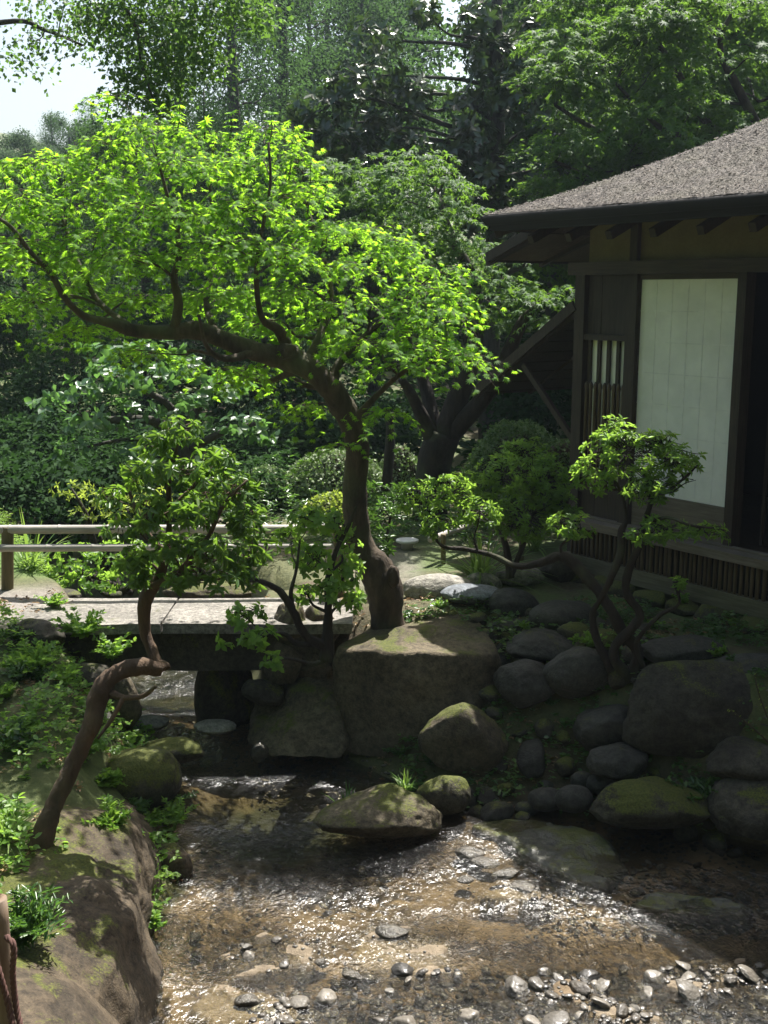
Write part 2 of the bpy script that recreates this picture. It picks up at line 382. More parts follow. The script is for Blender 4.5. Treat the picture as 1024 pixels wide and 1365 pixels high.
M_post = mat_wood('post_wood', (.10, .08, .035), (.20, .16, .08), .7, (20, 20, 2))
M_soffit = mat_wood('soffit_board', (.06, .04, .022), (.14, .10, .06), .75, (2, 25, 25))
M_rail = mat_wood('bamboo_rail', (.27, .25, .22), (.48, .44, .40), .35, (1.5, 20, 20))
def mat_plain(name, c, rough=.8, ns=20, amt=.2, bs=.2, bd=.005):
    m, t, out = newmat(name); n = noise(t, ns, 5, .6, geopos(t)); n0 = noise(t, ns*.12, 4, .6, geopos(t))
    col = mixc(t, 1., c, ramp(t, math_(t, 'MULTIPLY', math_(t, 'ADD', n, n0), .5), [(.3, (1-amt,)*3), (.7, (1+amt,)*3)]), 'MULTIPLY')
    princ(t, out, col, rough, bump(t, n, bs, bd)); return m
M_plaster = mat_plain('ochre_plaster', (.15, .12, .055), .95, 60, .2)
M_deck = mat_rock('bridge_stone', (.19, .175, .15), (.36, .33, .29), .15)
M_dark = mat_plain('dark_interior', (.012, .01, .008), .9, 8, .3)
M_rope = mat_plain('rope_fibre', (.10, .05, .04), .9, 80, .3)
M_lamp = mat_plain('concrete_disc', (.5, .5, .48), .7)
def mat_paper():
    m, t, out = newmat('shoji_paper'); pos = geopos(t); n = noise(t, 5, 4, .6, pos); n2 = noise(t, 150, 3, .6, pos)
    col = mixc(t, 1., (.89, .87, .80), ramp(t, n, [(.3, (.95,)*3), (.7, (1.12,)*3)]), 'MULTIPLY')
    p = princ(t, None, col, .9, bump(t, n2, .15, .002), spec=.15); tr = N(t, 'ShaderNodeBsdfTranslucent'); tr.inputs[0].default_value = (.6, .6, .5, 1)
    mx = N(t, 'ShaderNodeMixShader'); mx.inputs[0].default_value = .15
    t.links.new(p.outputs[0], mx.inputs[1]); t.links.new(tr.outputs[0], mx.inputs[2]); t.links.new(mx.outputs[0], out.inputs[0]); return m
M_paper = mat_paper()
def mat_roof():
    m, t, out = newmat('bark_roofing'); pos = geopos(t)
    n1 = noise(t, 55, 5, .75, pos); n2 = noise(t, 2.5, 4, .6, pos); tint = attr(t, 'tint')
    col = ramp(t, n1, [(.35, (.04, .034, .028)), (.5, (.10, .087, .073)), (.65, (.22, .195, .168))])
    col = mixc(t, 1., col, ramp(t, tint, [(0, (.6,)*3), (.5, (.95, .93, .9)), (1, (1.7, 1.6, 1.5))]), 'MULTIPLY')
    col = mixc(t, ramp(t, n2, [(.45, (0,)*3), (.7, (.3,)*3)]), col, (.10, .10, .04))
    princ(t, out, col, .8, bump(t, n1, 1., .02)); return m
M_roof = mat_roof()
def mat_ground():
    m, t, out = newmat('garden_ground'); pos = geopos(t)
    n1 = noise(t, 1.5, 5, .6, pos, .4); n2 = noise(t, 22, 6, .7, pos); n3 = noise(t, 110, 3, .7, pos)
    soil = ramp(t, n2, [(.3, (.045, .032, .018)), (.7, (.14, .10, .06))])
    moss = ramp(t, math_(t, 'MULTIPLY', math_(t, 'ADD', n2, n3), .5), [(.3, (.035, .055, .012)), (.7, (.11, .15, .035))])
    grass = ramp(t, n2, [(.3, (.05, .10, .015)), (.7, (.11, .19, .035))])
    bed = ramp(t, n1, [(.3, (.06, .042, .024)), (.5, (.16, .112, .062)), (.72, (.29, .22, .145))])
    bed = mixc(t, 1., bed, ramp(t, n2, [(.25, (.6,)*3), (.7, (1.2,)*3)]), 'MULTIPLY')
    pave = ramp(t, n2, [(.3, (.16, .14, .12)), (.7, (.30, .27, .24))])
    alg = ramp(t, n1, [(.35, (.012, .016, .006)), (.55, (.03, .035, .01)), (.7, (.09, .075, .018))])
    mm = math_(t, 'MULTIPLY', attr(t, 'moss'), ramp(t, n1, [(.38, (.2,)*3), (.55, (1,)*3)]))
    c = mixc(t, mm, soil, moss); c = mixc(t, attr(t, 'grass'), c, grass); c = mixc(t, attr(t, 'bed'), c, bed)
    c = mixc(t, attr(t, 'pave'), c, pave); c = mixc(t, attr(t, 'pool'), c, alg)
    c = mixc(t, math_(t, 'MULTIPLY', attr(t, 'pale'), .6), c, ramp(t, n2, [(.3, (.13, .10, .065)), (.7, (.30, .25, .18))]))
    h = math_(t, 'ADD', n2, math_(t, 'MULTIPLY', n3, .4))
    princ(t, out, c, .8, bump(t, h, .7, .03)); return m
M_ground = mat_ground()
def mat_water():
    m, t, out = newmat('stream_water'); pos = geopos(t)
    mp = N(t, 'ShaderNodeMapping'); mp.inputs['Scale'].default_value = (1.0, .62, 1); mp.inputs['Rotation'].default_value = (0, 0, R_(18)); t.links.new(pos, mp.inputs[0])
    n1 = noise(t, 10, 4, .6, mp.outputs[0], 1.2); n2 = noise(t, 34, 3, .6, mp.outputs[0], .8); n3 = noise(t, 1.3, 2, .5, pos)
    ro = math_(t, 'MULTIPLY', attr(t, 'tint'), 2.0, True)                                   # how turbulent the water is here
    h = math_(t, 'ADD', n1, math_(t, 'MULTIPLY', n2, .5))
    b = N(t, 'ShaderNodeBump'); b.inputs['Distance'].default_value = .13
    t.links.new(h, b.inputs['Height']); t.links.new(ro, b.inputs['Strength'])
    fr = N(t, 'ShaderNodeFresnel'); fr.inputs[0].default_value = 1.33; t.links.new(b.outputs[0], fr.inputs[1])
    gl = N(t, 'ShaderNodeBsdfGlossy'); gl.inputs['Roughness'].default_value = .2; t.links.new(b.outputs[0], gl.inputs['Normal'])
    tr = N(t, 'ShaderNodeBsdfTransparent'); tr.inputs[0].default_value = (.82, .79, .67, 1)
    mx = N(t, 'ShaderNodeMixShader'); t.links.new(math_(t, 'MULTIPLY', fr.outputs[0], 2.1, True), mx.inputs[0])
    t.links.new(tr.outputs[0], mx.inputs[1]); t.links.new(gl.outputs[0], mx.inputs[2]); t.links.new(mx.outputs[0], out.inputs[0]); return m
M_water = mat_water()

# ================================================================== GROUND
HC = np.array([1.5478, 8.7989]); HA = np.array([.5889, -.8082]); HB = np.array([.8082, .5889])
WZ = -.9
LS = [(-1.2, -3), (-1.06, 3.0), (-1.06, 4.35), (-1.12, 5.14), (-1.03, 5.51), (-1.2, 6.1), (-1.35, 6.83), (-1.79, 7.87), (-2.4, 9.0), (-3.2, 10.4)]
RS = [(-2.3, 10.4), (-1.55, 9.2), (-1.1, 8.4), (-.92, 7.6), (-.4, 7.25), (.0, 6.75), (.35, 6.4), (1.14, 6.35), (2.19, 5.92), (4.2, 5.0), (4.2, -3)]
POLY = np.array(LS+RS)
def sdist(x, y):
    p = np.stack([x, y], -1); d = np.full(x.shape, 1e9); ins = np.zeros(x.shape, bool); n = len(POLY)
    for i in range(n):
        a = POLY[i]; b = POLY[(i+1) % n]; e = b-a
        t = np.clip(((p-a)@e)/(e@e), 0, 1); q = a+t[..., None]*e
        d = np.minimum(d, np.hypot(p[..., 0]-q[..., 0], p[..., 1]-q[..., 1]))
        c = ((a[1] > y) != (b[1] > y)); xx = a[0]+(y-a[1])/(b[1]-a[1]+1e-12)*(b[0]-a[0]); ins ^= c & (x < xx)
    return np.where(ins, -d, d)
OUTCROP = []
for px_, py_, a_, b_ in ((350, 1272, 75, 30), (530, 1262, 80, 42), (930, 1300, 100, 34), (330, 1350, 100, 34), (700, 1190, 50, 12), (830, 1345, 60, 20)):
    q_ = G(px_, py_, WZ); OUTCROP.append((q_[0], q_[1], a_*q_[1]*1.15/FPX, b_*q_[1]*2.1/FPX))
def wz(x, y): return WZ+.10*sstep(7.05, 7.6, y)
def zones(x, y):
    d = sdist(x, y); p3 = np.stack([x, y, 0*x], -1)
    v = (x-HC[0])*HB[0]+(y-HC[1])*HB[1]
    base = wz(x, y)-.045
    # bed
    n = fbm(p3*np.array([1.6, 3.2, 1]), 4, 5); led = fbm(p3*np.array([2.2, 5.5, 1])+3, 3, 8)
    pool = np.exp(-(((x+.68)/.6)**2+((y-6.4)/.5)**2)**1.3)
    grav = sstep(4.95, 4.6, y+.12*x-.1)*sstep(-.6, .0, x); grav = np.minimum(1.6, grav*2); grav = np.maximum(grav, sstep(1.1, 1.6, x+.4*(y-5.6))*sstep(5.2, 5.6, y))
    grav = np.maximum(grav, np.exp(-(((x+.1)/.3)**2+((y-6.95)/.25)**2)))
    bed = base+.045*n+.022*np.round(led*3)/1.5-.13*pool+.02*grav
    deep = sstep(0, -.3, d); bedz = bed*deep+(base+.02)*(1-deep)-.03*deep
    sm = 0*x
    for (cx_, cy_, rx_, ry_) in OUTCROP: sm = np.maximum(sm, np.exp(-(((x-cx_)/rx_)**2+((y-cy_)/ry_)**2)))
    q = sm+.55*fbm(p3*np.array([4., 8., 1])+7, 4, 14); rs = sstep(.46, .60, q)*(sm > .05)
    bedz = np.where(rs > 0, np.maximum(bedz, bedz*(1-rs)+rs*(WZ-.004+.016*np.round(2*fbm(p3*np.array([5., 11., 1]), 3, 33))/2+.010*fbm(p3*12, 3, 15))), bedz)
    left = (x < -.9-.0*y) | ((y > 7.9) & (x < -1.9-(y-8)*.6))
    cap = np.interp(y, [2, 4.2, 5.5, 7.2, 8], [-.45, -.42, -.33, -.08, 0])+.05*np.clip(-x-2, 0, 3)
    lz = base+(cap-base)*sstep(-.02, np.where(y > 7.6, .45, .75), d)
    tv = np.minimum(np.maximum(0, -.92-v), np.where(x > -1.2, np.maximum(0, 7.95-y), 9))
    k = d/(d+tv+1e-6); rz = base+(0-.03-base)*sstep(0, 1, k**.8)
    rz = np.where(y > 8.4, base+(0-base)*sstep(0, .5, d), rz)
    z = np.where(d < 0, bedz, np.where(left, lz, rz))
    rough = fbm(p3*2.3, 4, 12)*.05
    z = z+np.where(d > 0, rough*sstep(0, .3, d), 0)*np.where(v > -.9, .3, 1)
    far = np.maximum(0, y-14.5); hill = .11*far+.6*fbm(p3*.12, 3, 2)*sstep(15, 25, y)
    z = z+np.minimum(hill, 11+.02*far)
    z = z+np.minimum(.25*np.maximum(0, np.abs(x)-16), 9)
    bedm = sstep(.06, -.02, d+.03*n)
    moss = sstep(-1.5, -.9, v)*(1-bedm)*1.; moss = np.maximum(moss, sstep(10.3, 10.8, y)*1.); moss = np.maximum(moss, .55*(1-bedm)*(d < 1.5))
    grass = sstep(-2.0, -2.6, x)*sstep(8.2, 8.8, y)*sstep(10.7, 10.5, y)+ (x < -1.5)*.35*(y < 7.3)
    pave = np.exp(-((y-7.7-.05*(x+3))/.42)**4)*sstep(-2.3, -2.5, x)+ .45*sstep(-.35, -.1, x)*sstep(.4, .2, x)*sstep(8.3, 8.5, y)*sstep(9.8, 9.3, y)
    pave = np.maximum(pave, .6*sstep(10.5, 10.6, y)*sstep(11.2, 11.1, y)*(x < -1.6))
    return z, dict(bed=bedm, moss=np.clip(moss, 0, 1), grass=np.clip(grass*(1-bedm), 0, 1), pave=np.clip(pave*(1-bedm), 0, 1), pale=rs*bedm, pool=np.clip(pool*1.3+sstep(7.7, 8.0, y)*(y < 11), 0, 1)*bedm)
def gz(x, y): return float(zones(np.array([x, ]), np.array([y, ]))[0][0])
def axis(lo, hi, step, far, grow=1.12):
    a = list(np.arange(lo, hi, step)); s = step; q = a[-1]
    while q < far: s *= grow; q += s; a.append(q)
    s = step; q = a[0]; pre = []
    while q > -far: s *= grow; q -= s; pre.append(q)
    return np.array(pre[::-1]+a)
gx = axis(-2.6, 2.8, .018, 140, 1.1); gy = axis(4.0, 7.6, .018, 160, 1.08)
X, Y = np.meshgrid(gx, gy, indexing='ij'); Z, zz = zones(X, Y)
nx, ny = X.shape; i, j = np.meshgrid(np.arange(nx-1), np.arange(ny-1), indexing='ij'); a = i*ny+j
mb = MB(); mb.add(np.stack([X, Y, Z], -1), np.stack([a, a+ny, a+ny+1, a+1], -1).reshape(-1, 4))
tag(mb.build('ground', M_ground, attrs={k: v.ravel() for k, v in zz.items()}), None, None, kind='structure')
# water sheet
gx = np.arange(-4.2, 4.4, .05); gy = np.arange(0.5, 10.6, .05)
X, Y = np.meshgrid(gx, gy, indexing='ij'); p3 = np.stack([X, Y, 0*X], -1)
Z = wz(X, Y)+.006*fbm(p3*5, 3, 4)
turb = .10+.30*sstep(-.2, .35, fbm(p3*np.array([1.1, 2.0, 1]), 3, 21))+.5*np.exp(-((Y-7.2)/.35)**2)
turb -= .1*np.exp(-(((X+.8)/.5)**2+((Y-6.45)/.35)**2)); turb = np.clip(turb+.25*sstep(1.2, 2.0, X)*sstep(5.3, 4.8, Y), .07, .9)
for px_, py_, a_, b_, k_ in ((400, 1150, .55, .28, .42), (880, 1290, .8, .3, .4), (620, 1240, .45, .12, .3), (230, 1000, .45, .3, .4), (540, 1130, .3, .15, .35), (700, 1330, .6, .2, .25), (300, 1230, .25, .2, .2)):
    q_ = G(px_, py_, WZ); turb = turb+1.25*k_*np.exp(-(((X-q_[0])/a_)**2+((Y-q_[1])/b_)**2))
turb = np.clip(turb, .07, .85); turb = np.where(Y > 7.9, .3, turb)
nx, ny = X.shape; i, j = np.meshgrid(np.arange(nx-1), np.arange(ny-1), indexing='ij'); a = i*ny+j
mb = MB(); mb.add(np.stack([X, Y, Z], -1), np.stack([a, a+ny, a+ny+1, a+1], -1).reshape(-1, 4), turb.ravel())
tag(mb.build('water', M_water), None, None, kind='structure')

# ================================================================== STONES
def ico(sub):
    t = (1+5**.5)/2
    V = [(-1,t,0),(1,t,0),(-1,-t,0),(1,-t,0),(0,-1,t),(0,1,t),(0,-1,-t),(0,1,-t),(t,0,-1),(t,0,1),(-t,0,-1),(-t,0,1)]
    Fc = [(0,11,5),(0,5,1),(0,1,7),(0,7,10),(0,10,11),(1,5,9),(5,11,4),(11,10,2),(10,7,6),(7,1,8),(3,9,4),(3,4,2),(3,2,6),(3,6,8),(3,8,9),(4,9,5),(2,4,11),(6,2,10),(8,6,7),(9,8,1)]
    V = [np.array(v)/np.linalg.norm(v) for v in V]
    for _ in range(sub):
        c = {}; nf = []
        def mid(a, b):
            k = (min(a, b), max(a, b))
            if k not in c: m = V[a]+V[b]; V.append(m/np.linalg.norm(m)); c[k] = len(V)-1
            return c[k]
        for a, b, d in Fc:
            e, f_, g = mid(a, b), mid(b, d), mid(d, a); nf += [(a, e, g), (b, f_, e), (d, g, f_), (e, f_, g)]
        Fc = nf
    return np.array(V), np.array(Fc)
ICO = {k: ico(k) for k in (2, 3, 4, 5)}
def rockV(size, seed, ang=.5, rough=.12, sub=4, planes=9, flat=0.):
    """unit directions cut by random planes (angular) and noise; returns verts, faces about the origin"""
    rng = np.random.default_rng(seed); D, Fc = ICO[sub]
    r = np.ones(len(D))
    if ang > 0:
        pn = runit(rng, planes); ds = rng.uniform(.62, .9, planes)
        sup = np.full(len(D), 1.25)
        for n_, h_ in zip(pn, ds):
            dt = D@n_; sup = np.minimum(sup, np.where(dt > .15, h_/np.maximum(dt, .15), 9))
        r = (1-ang)*r+ang*sup
    r = r*(1+rough*fbm(D*1.4+seed*3.7, 3, seed)+rough*.35*fbm(D*5+seed, 3, seed+3))
    V = D*r[:, None]
    if flat: V[:, 2] = np.where(V[:, 2] > flat, flat+(V[:, 2]-flat)*.18, V[:, 2])
    V = V*np.array(size)
    return V, Fc
def rot(V, rz=0, rx=0, ry=0):
    for ax, a in ((0, rx), (1, ry), (2, rz)):
        if a:
            c, s = math.cos(R_(a)), math.sin(R_(a)); i, j = [(1, 2), (2, 0), (0, 1)][ax]
            V = V.copy(); p, q = V[:, i].copy(), V[:, j].copy(); V[:, i] = p*c-q*s; V[:, j] = p*s+q*c
    return V
_rs = [100]
def stone(label, bb, Yd, mat=None, dy=.8, ang=.35, rough=.1, rz=0, rx=0, ry=0, sub=4, name='boulder', cat='boulder', group=None, seed=None, flat=0, sx=1, sz=.9):
    """bb = the stone's box in the photo, Yd its distance; size follows from them"""
    _rs[0] += 1; seed = seed or _rs[0]
    c = P((bb[0]+bb[2])/2, (bb[1]+bb[3])/2, Yd); s = np.linalg.norm(c-_O)/FPX
    a = (bb[2]-bb[0])/2*s*sx; h = (bb[3]-bb[1])/2*s*sz; b = a*dy
    th = math.atan2(CAMZ-c[2], Yd); hz = math.sqrt(max((.45*h)**2, (h**2-(b*math.sin(th))**2)))/math.cos(th)
    V, Fc = rockV((a*1.08, b, hz*1.08), seed, ang, rough, sub, flat=flat); V = rot(V, rz, rx, ry)
    mb = MB(); mb.add(V, Fc); o = mb.build(name, mat or M_rock); o.location = c
    return tag(o, label, cat, group)

# the great flat-topped boulder: eight corners, sides bowed and roughened
def hull_rock(name, label, base, top, mat, nu=64, nv=26, nt_=14, rough=.03, bow=.04, seed=5, cat='boulder', edge=.06, dome=.035, hf=0):
    """base/top: matching rings of world points (anticlockwise from above); builds rounded prism with roughened surface"""
    base = np.array(base); top = np.array(top)
    def ring(Rg, u):
        n = len(Rg); t = u*n; k = np.floor(t).astype(int) % n; f_ = (t-np.floor(t))[:, None]
        A, B, C_, D_ = Rg[(k-1) % n], Rg[k], Rg[(k+1) % n], Rg[(k+2) % n]
        lin = B+(C_-B)*f_; cr = .5*(2*B+(-A+C_)*f_+(2*A-5*B+4*C_-D_)*f_**2+(-A+3*B-3*C_+D_)*f_**3)
        return lin*.55+cr*.45
    u = np.arange(nu)/nu; Rb, Rt = ring(base, u), ring(top, u); ct = Rt.mean(0); cb = Rb.mean(0); rows = []
    for k in range(nv):
        t = k/(nv-1); q = Rb*(1-t)+Rt*t; c = cb*(1-t)+ct*t
        sc_ = 1+bow*math.sin(t*math.pi)-edge*max(0, (t-.88)/.12)**2*.8
        q = c+(q-c)*sc_; q[:, 2] = (Rb*(1-t)+Rt*t)[:, 2]; rows.append(q)
    for k in range(1, nt_+1):
        t = k/nt_; q = Rt+(ct-Rt)*(edge*.8+(1-edge*.8)*t); q[:, 2] += dome*math.sin(min(1, t*1.6)*math.pi/2); rows.append(q)
    V = np.array(rows); n = len(rows)
    c = (ct+cb)/2; dirn = V-c; dirn /= np.linalg.norm(dirn, axis=-1)[..., None]+1e-9
    V = V+dirn*(rough*fbm(V*2.2, 4, seed)+rough*.35*fbm(V*9, 4, seed+2))[..., None]
    if hf: V[..., 2] += hf*np.round(fbm(V*np.array([3., 5., 1.]), 3, seed+7)*4)/4+hf*.3*fbm(V*14, 3, seed)
    i, j = np.meshgrid(np.arange(n-1), np.arange(nu), indexing='ij'); a = i*nu+j; b = i*nu+(j+1) % nu
    mb = MB(); mb.add(V-c, [np.stack([a, b, b+nu, a+nu], -1).reshape(-1, 4)])
    o = mb.build(name, mat); o.location = c; return tag(o, label, cat)
hull_rock('boulder', 'huge block-like boulder with sunlit flat top and dark front below the maple trunk',
    [P(446, 992, 7.25), P(520, 1015, 6.98), P(620, 1000, 6.95), P(672, 950, 7.2), P(660, 905, 8.0), P(480, 900, 8.0)],
    [P(449, 862, 7.28), P(512, 872, 7.05), P(600, 872, 7.0), P(667, 868, 7.08), P(622, 803, 7.9), P(560, 806, 7.95)], M_rock_t, rough=.07, bow=.02, edge=.03, dome=.015, hf=.02)
hull_rock('boulder', 'long brown bank rock sloping to the water at the lower left',
    [G(-60, 1175, -.9), G(-120, 1500, -.9), G(150, 1440, -.98), G(212, 1335, -.98), G(216, 1250, -.98), G(222, 1160, -.98), G(190, 1060, -.9), G(60, 1030, -.8)],
    [G(-40, 1120, -.38), G(-160, 1400, -.40), G(60, 1380, -.42), G(130, 1300, -.50), G(165, 1225, -.50), G(190, 1150, -.52), G(150, 1100, -.42), G(60, 1075, -.36)], M_slab, nu=110, nv=40, nt_=30, rough=.12, bow=.07, seed=31, edge=.2)
hull_rock('boulder', 'smooth rounded grey rock in the bottom left corner beside the rope post',
    [G(-100, 1290, -.5), G(-150, 1560, -.7), G(180, 1560, -.9), G(200, 1420, -.95), G(120, 1300, -.6), G(30, 1270, -.45)],
    [G(-80, 1290, -.25), G(-120, 1460, -.25), G(90, 1460, -.32), G(125, 1390, -.36), G(85, 1320, -.34), G(10, 1275, -.30)], M_slab, rough=.04, bow=.05, seed=41, edge=.25)
S = stone
S('leaning slab-like stone lit on its left side in front of the huge boulder', (568, 938, 668, 1038), 6.75, M_rock_b, .6, .55, .12, rz=-15, ry=-28, seed=211)
S('pointed dark-bottomed stone standing in the stream', (444, 1050, 580, 1122), 6.1, M_rock_b, .6, .7, .14, rz=10, seed=305)
S('round dark stone at the water edge right of the pointed stream stone', (562, 1032, 626, 1088), 6.35, M_rock_m, .8, .2)
up = [
 ('pale long waisted stone at the left end of the stone row beside the maple', (542, 773, 634, 808), 8.15, M_cobw, .55, .2),
 ('flat bluish stone between the pale long stone and the dark egg-shaped one', (590, 785, 664, 808), 7.95, M_cobb, .8, .1),
 ('pale rounded stone behind the flat bluish stone', (622, 771, 668, 797), 8.35, M_cobw, .7, .2),
 ('pale stone at the far end of the stone row under the azalea branch', (664, 763, 724, 786), 8.5, M_cobw, .6, .2),
 ('lumpy grey stone nearest the house corner', (722, 747, 778, 782), 8.55, M_rock, .7, .5),
 ('dark egg-shaped smooth stone behind the huge boulder', (648, 793, 714, 830), 7.85, M_cob, .8, .05),
 ('dark rounded stone on the moss edge left of the twisted shrub', (706, 809, 792, 849), 7.5, M_cob, .8, .08),
 ('small dark stone tucked behind the right edge of the huge boulder', (658, 824, 707, 850), 7.55, M_cob, .8, .1),
 ('broad flat dark stone right of the huge boulder', (674, 838, 766, 884), 7.2, M_cob, .75, .18),
 ('big round boulder standing below the twisted shrub', (730, 862, 818, 930), 6.9, M_cob, .8, .15),
 ('dim rounded stone wedged right of the huge boulder, under the broad flat one', (660, 884, 738, 944), 6.95, M_cob, .7, .35),
 ('long low stone on the moss edge right of the twisted shrub', (852, 848, 958, 890), 6.8, M_cob, .6, .2),
 ('flat stone on the moss edge at the right border of the picture', (955, 871, 1060, 903), 6.55, M_cob, .6, .15),
 ('very large dark boulder low in the bank at the right', (848, 886, 1075, 1018), 6.45, M_rock, .55, .3),
 ('dark stone in the bank left of the very large dark boulder', (764, 938, 856, 1004), 6.6, M_cob, .7, .2),
 ('dark low stone in the second bank course below the twisted shrub', (782, 992, 864, 1042), 6.35, M_cob, .7, .2),
 ('dark boulder at the right border under the very large one', (944, 986, 1080, 1052), 6.1, M_rock, .6, .3),
 ('wide mossy stone at the foot of the right bank', (798, 1036, 934, 1108), 6.02, M_rock_m, .6, .25),
 ('dark stone at the foot of the bank by the right border', (950, 1040, 1070, 1118), 5.9, M_rock, .6, .35),
 ('dark stone at the right border behind the very large dark boulder', (985, 872, 1110, 990), 6.75, M_rock, .7, .3),
 ('olive mossy stone half hidden behind the twisted shrub stems', (770, 838, 846, 884), 7.1, M_rock_m, .7, .2),
]
for k_, (l, bb, Yd, m, dy, ang) in enumerate(up):
    o_ = S(l, bb, Yd, m, dy, ang+(.2 if k_ > 6 else .05), .13 if k_ > 6 else .08, sz=.9 if k_ > 6 else 1.15)
    if k_ <= 6: o_.location.z += .03
for bb, Yd in [((706, 1050, 750, 1082), 6.35), ((742, 1046, 788, 1084), 6.25), ((762, 1028, 790, 1052), 6.4), ((784, 1030, 822, 1060), 6.35), ((806, 1042, 846, 1076), 6.2), ((688, 1068, 716, 1088), 6.4)]:
    S('small rounded stone in the shaded row at the foot of the right bank', bb, Yd, M_cob, .8, .15, .08, sub=3, name='stone', cat='stone', group='small stones at the foot of the right bank')
br_ = np.random.default_rng(19); stx = [(o.location.x, o.location.y, o.dimensions.x/2) for o in sc.objects if o.name.startswith(('boulder', 'stone'))]; SM = []
for k in range(8):
    V, Fc = rockV((1, br_.uniform(.65, .95), br_.uniform(.5, .75)), 700+k, .35, .12, 3); m_ = MB(); m_.add(V, Fc); SM.append(m_.mesh('bank_stone', (M_cob, M_rock, M_rock_m)[k % 3]))
nb = 0
for _ in range(3000):
    x, y = br_.uniform(.45, 2.75), br_.uniform(5.95, 7.75); s_ = br_.uniform(.05, .15)
    v_ = (x-HC[0])*HB[0]+(y-HC[1])*HB[1]
    if v_ > -.78 or sdist(np.array([x]), np.array([y]))[0] < -.05: continue
    if any((x-a)**2+(y-b)**2 < (s_+c*.42)**2 for a, b, c in stx): continue
    stx.append((x, y, s_)); o = bpy.data.objects.new('bank_stone', SM[int(br_.integers(8))]); link(o); o.location = (x, y, gz(x, y)+s_*.28); o.scale = (s_,)*3
    o.rotation_euler = (br_.normal()*.25, br_.normal()*.25, br_.random()*6.28); nb += 1
    tag(o, 'smooth dim stone packed between the larger boulders of the right bank', 'stone', 'stones packed in the right bank')
    if nb > 110: break
left = [
 ('dark mossy boulder at the left edge of the stream below the leaning tree bend', (128, 998, 238, 1080), 6.3, M_rock_m, .8, .25),
 ('low dark wedge-shaped stone in the water behind the dark mossy boulder', (178, 984, 268, 1022), 6.75, M_rock_m, .6, .4),
 ('grey rounded stone at the water beside the long brown bank rock', (204, 1128, 254, 1190), 5.65, M_slab, .8, .2),
 ('upright brown stone at the left mouth of the bridge', (140, 902, 186, 980), 7.1, M_rock_b, .7, .5),
 ('pale flat-topped stone on the left bank below the footbridge', (72, 882, 150, 924), 7.0, M_rock, .7, .3),
 ('brown stone under the pale flat-topped one on the left bank', (70, 914, 118, 948), 6.85, M_rock_b, .7, .3),
 ('grey flat stone lowest of three on the left bank below the footbridge', (82, 942, 146, 978), 6.75, M_cob, .8, .2),
 ('sunlit boulder at the left end of the footbridge', (14, 828, 80, 880), 7.25, M_rock, .8, .3),
 ('wet white stone in the riffle under the bridge', (262, 958, 312, 980), 7.3, M_cobw, .8, .2),
 ('pale wet stone at the left side of the riffle', (178, 952, 222, 974), 7.45, M_cobw, .8, .2),
 ('small angular reddish stone in front of the bridge pillar', (328, 904, 372, 944), 7.35, M_rock, .8, .8),
 ('small black stone in the shallows beside the big mossy rock', (334, 988, 358, 1018), 7.0, M_wet, .8, .3),
 ('rounded brown stone at the foot of the railing post', (34, 783, 104, 806), 8.25, M_rock, .7, .2),
 ('low boulder on the far side of the footbridge behind the drooping shrub', (228, 772, 330, 806), 8.3, M_rock_b, .6, .4),
]
for l, bb, Yd, m, dy, ang in left: S(l, bb, Yd, m, dy, ang, .12)
hull_rock('boulder', 'big mossy rock sloping down to the water left of the huge boulder',
    [P(336, 985, 7.25), P(372, 1006, 7.0), P(450, 1006, 7.0), P(462, 960, 7.3), P(445, 900, 7.8), P(350, 915, 7.7)],
    [P(352, 938, 7.42), P(385, 948, 7.25), P(430, 932, 7.25), P(448, 905, 7.45), P(425, 886, 7.7), P(375, 900, 7.7)], M_rock_t, rough=.09, bow=.05, edge=.15, hf=.02, seed=91)
# flat outcrops in the stream bed
def slab(label, pts, z0, z1, mat, seed, edge=.12):
    z1 -= .008; top = [G(x, y, z1) for x, y in pts]; bot = [G(x, y, z1)+np.array([0, 0, z0-z1]) for x, y in pts]
    c = np.mean(bot, 0); bot = [c+(b-c)*np.array([1.12, 1.12, 1]) for b in bot]
    return hull_rock('rock_slab', label, bot, top, mat, 110, 8, 44, .05, .0, seed, 'rock slab', edge, dome=0, hf=.035)
slab('grey flat rock slab lying in the shaded part of the stream', [(636, 1098), (700, 1140), (770, 1172), (812, 1178), (838, 1150), (800, 1112), (730, 1092), (670, 1088)], -1.05, -.885, M_wetg, 51)
slab('dark narrow slab in the stream near the right border', [(840, 1204), (900, 1216), (984, 1220), (1004, 1206), (930, 1192), (870, 1190)], -1.0, -.885, M_wetg, 55)
for bb in [(606, 1128, 640, 1148), (630, 1142, 662, 1158), (656, 1156, 688, 1176), (684, 1174, 716, 1190), (610, 1166, 632, 1178)]:
    c = G((bb[0]+bb[2])/2, (bb[1]+bb[3])/2, -.9); S('dark ledge stone in the slanting chain across the stream', bb, c[1], M_wet, .8, .7, .12, sub=3, name='ledge_stone', cat='stone', group='dark ledge stones in the middle of the stream', sz=.8)
for bb in [(506, 1232, 540, 1252), (420, 1278, 436, 1290), (460, 1294, 482, 1308), (318, 1326, 346, 1344)]:
    c = G((bb[0]+bb[2])/2, (bb[1]+bb[3])/2, -.9); S('small dark stone standing out of the shallow water between pale slabs', bb, c[1], M_wet, .8, .7, .12, sub=3, name='wet_stone', cat='stone', group='small dark stones in the shallows')
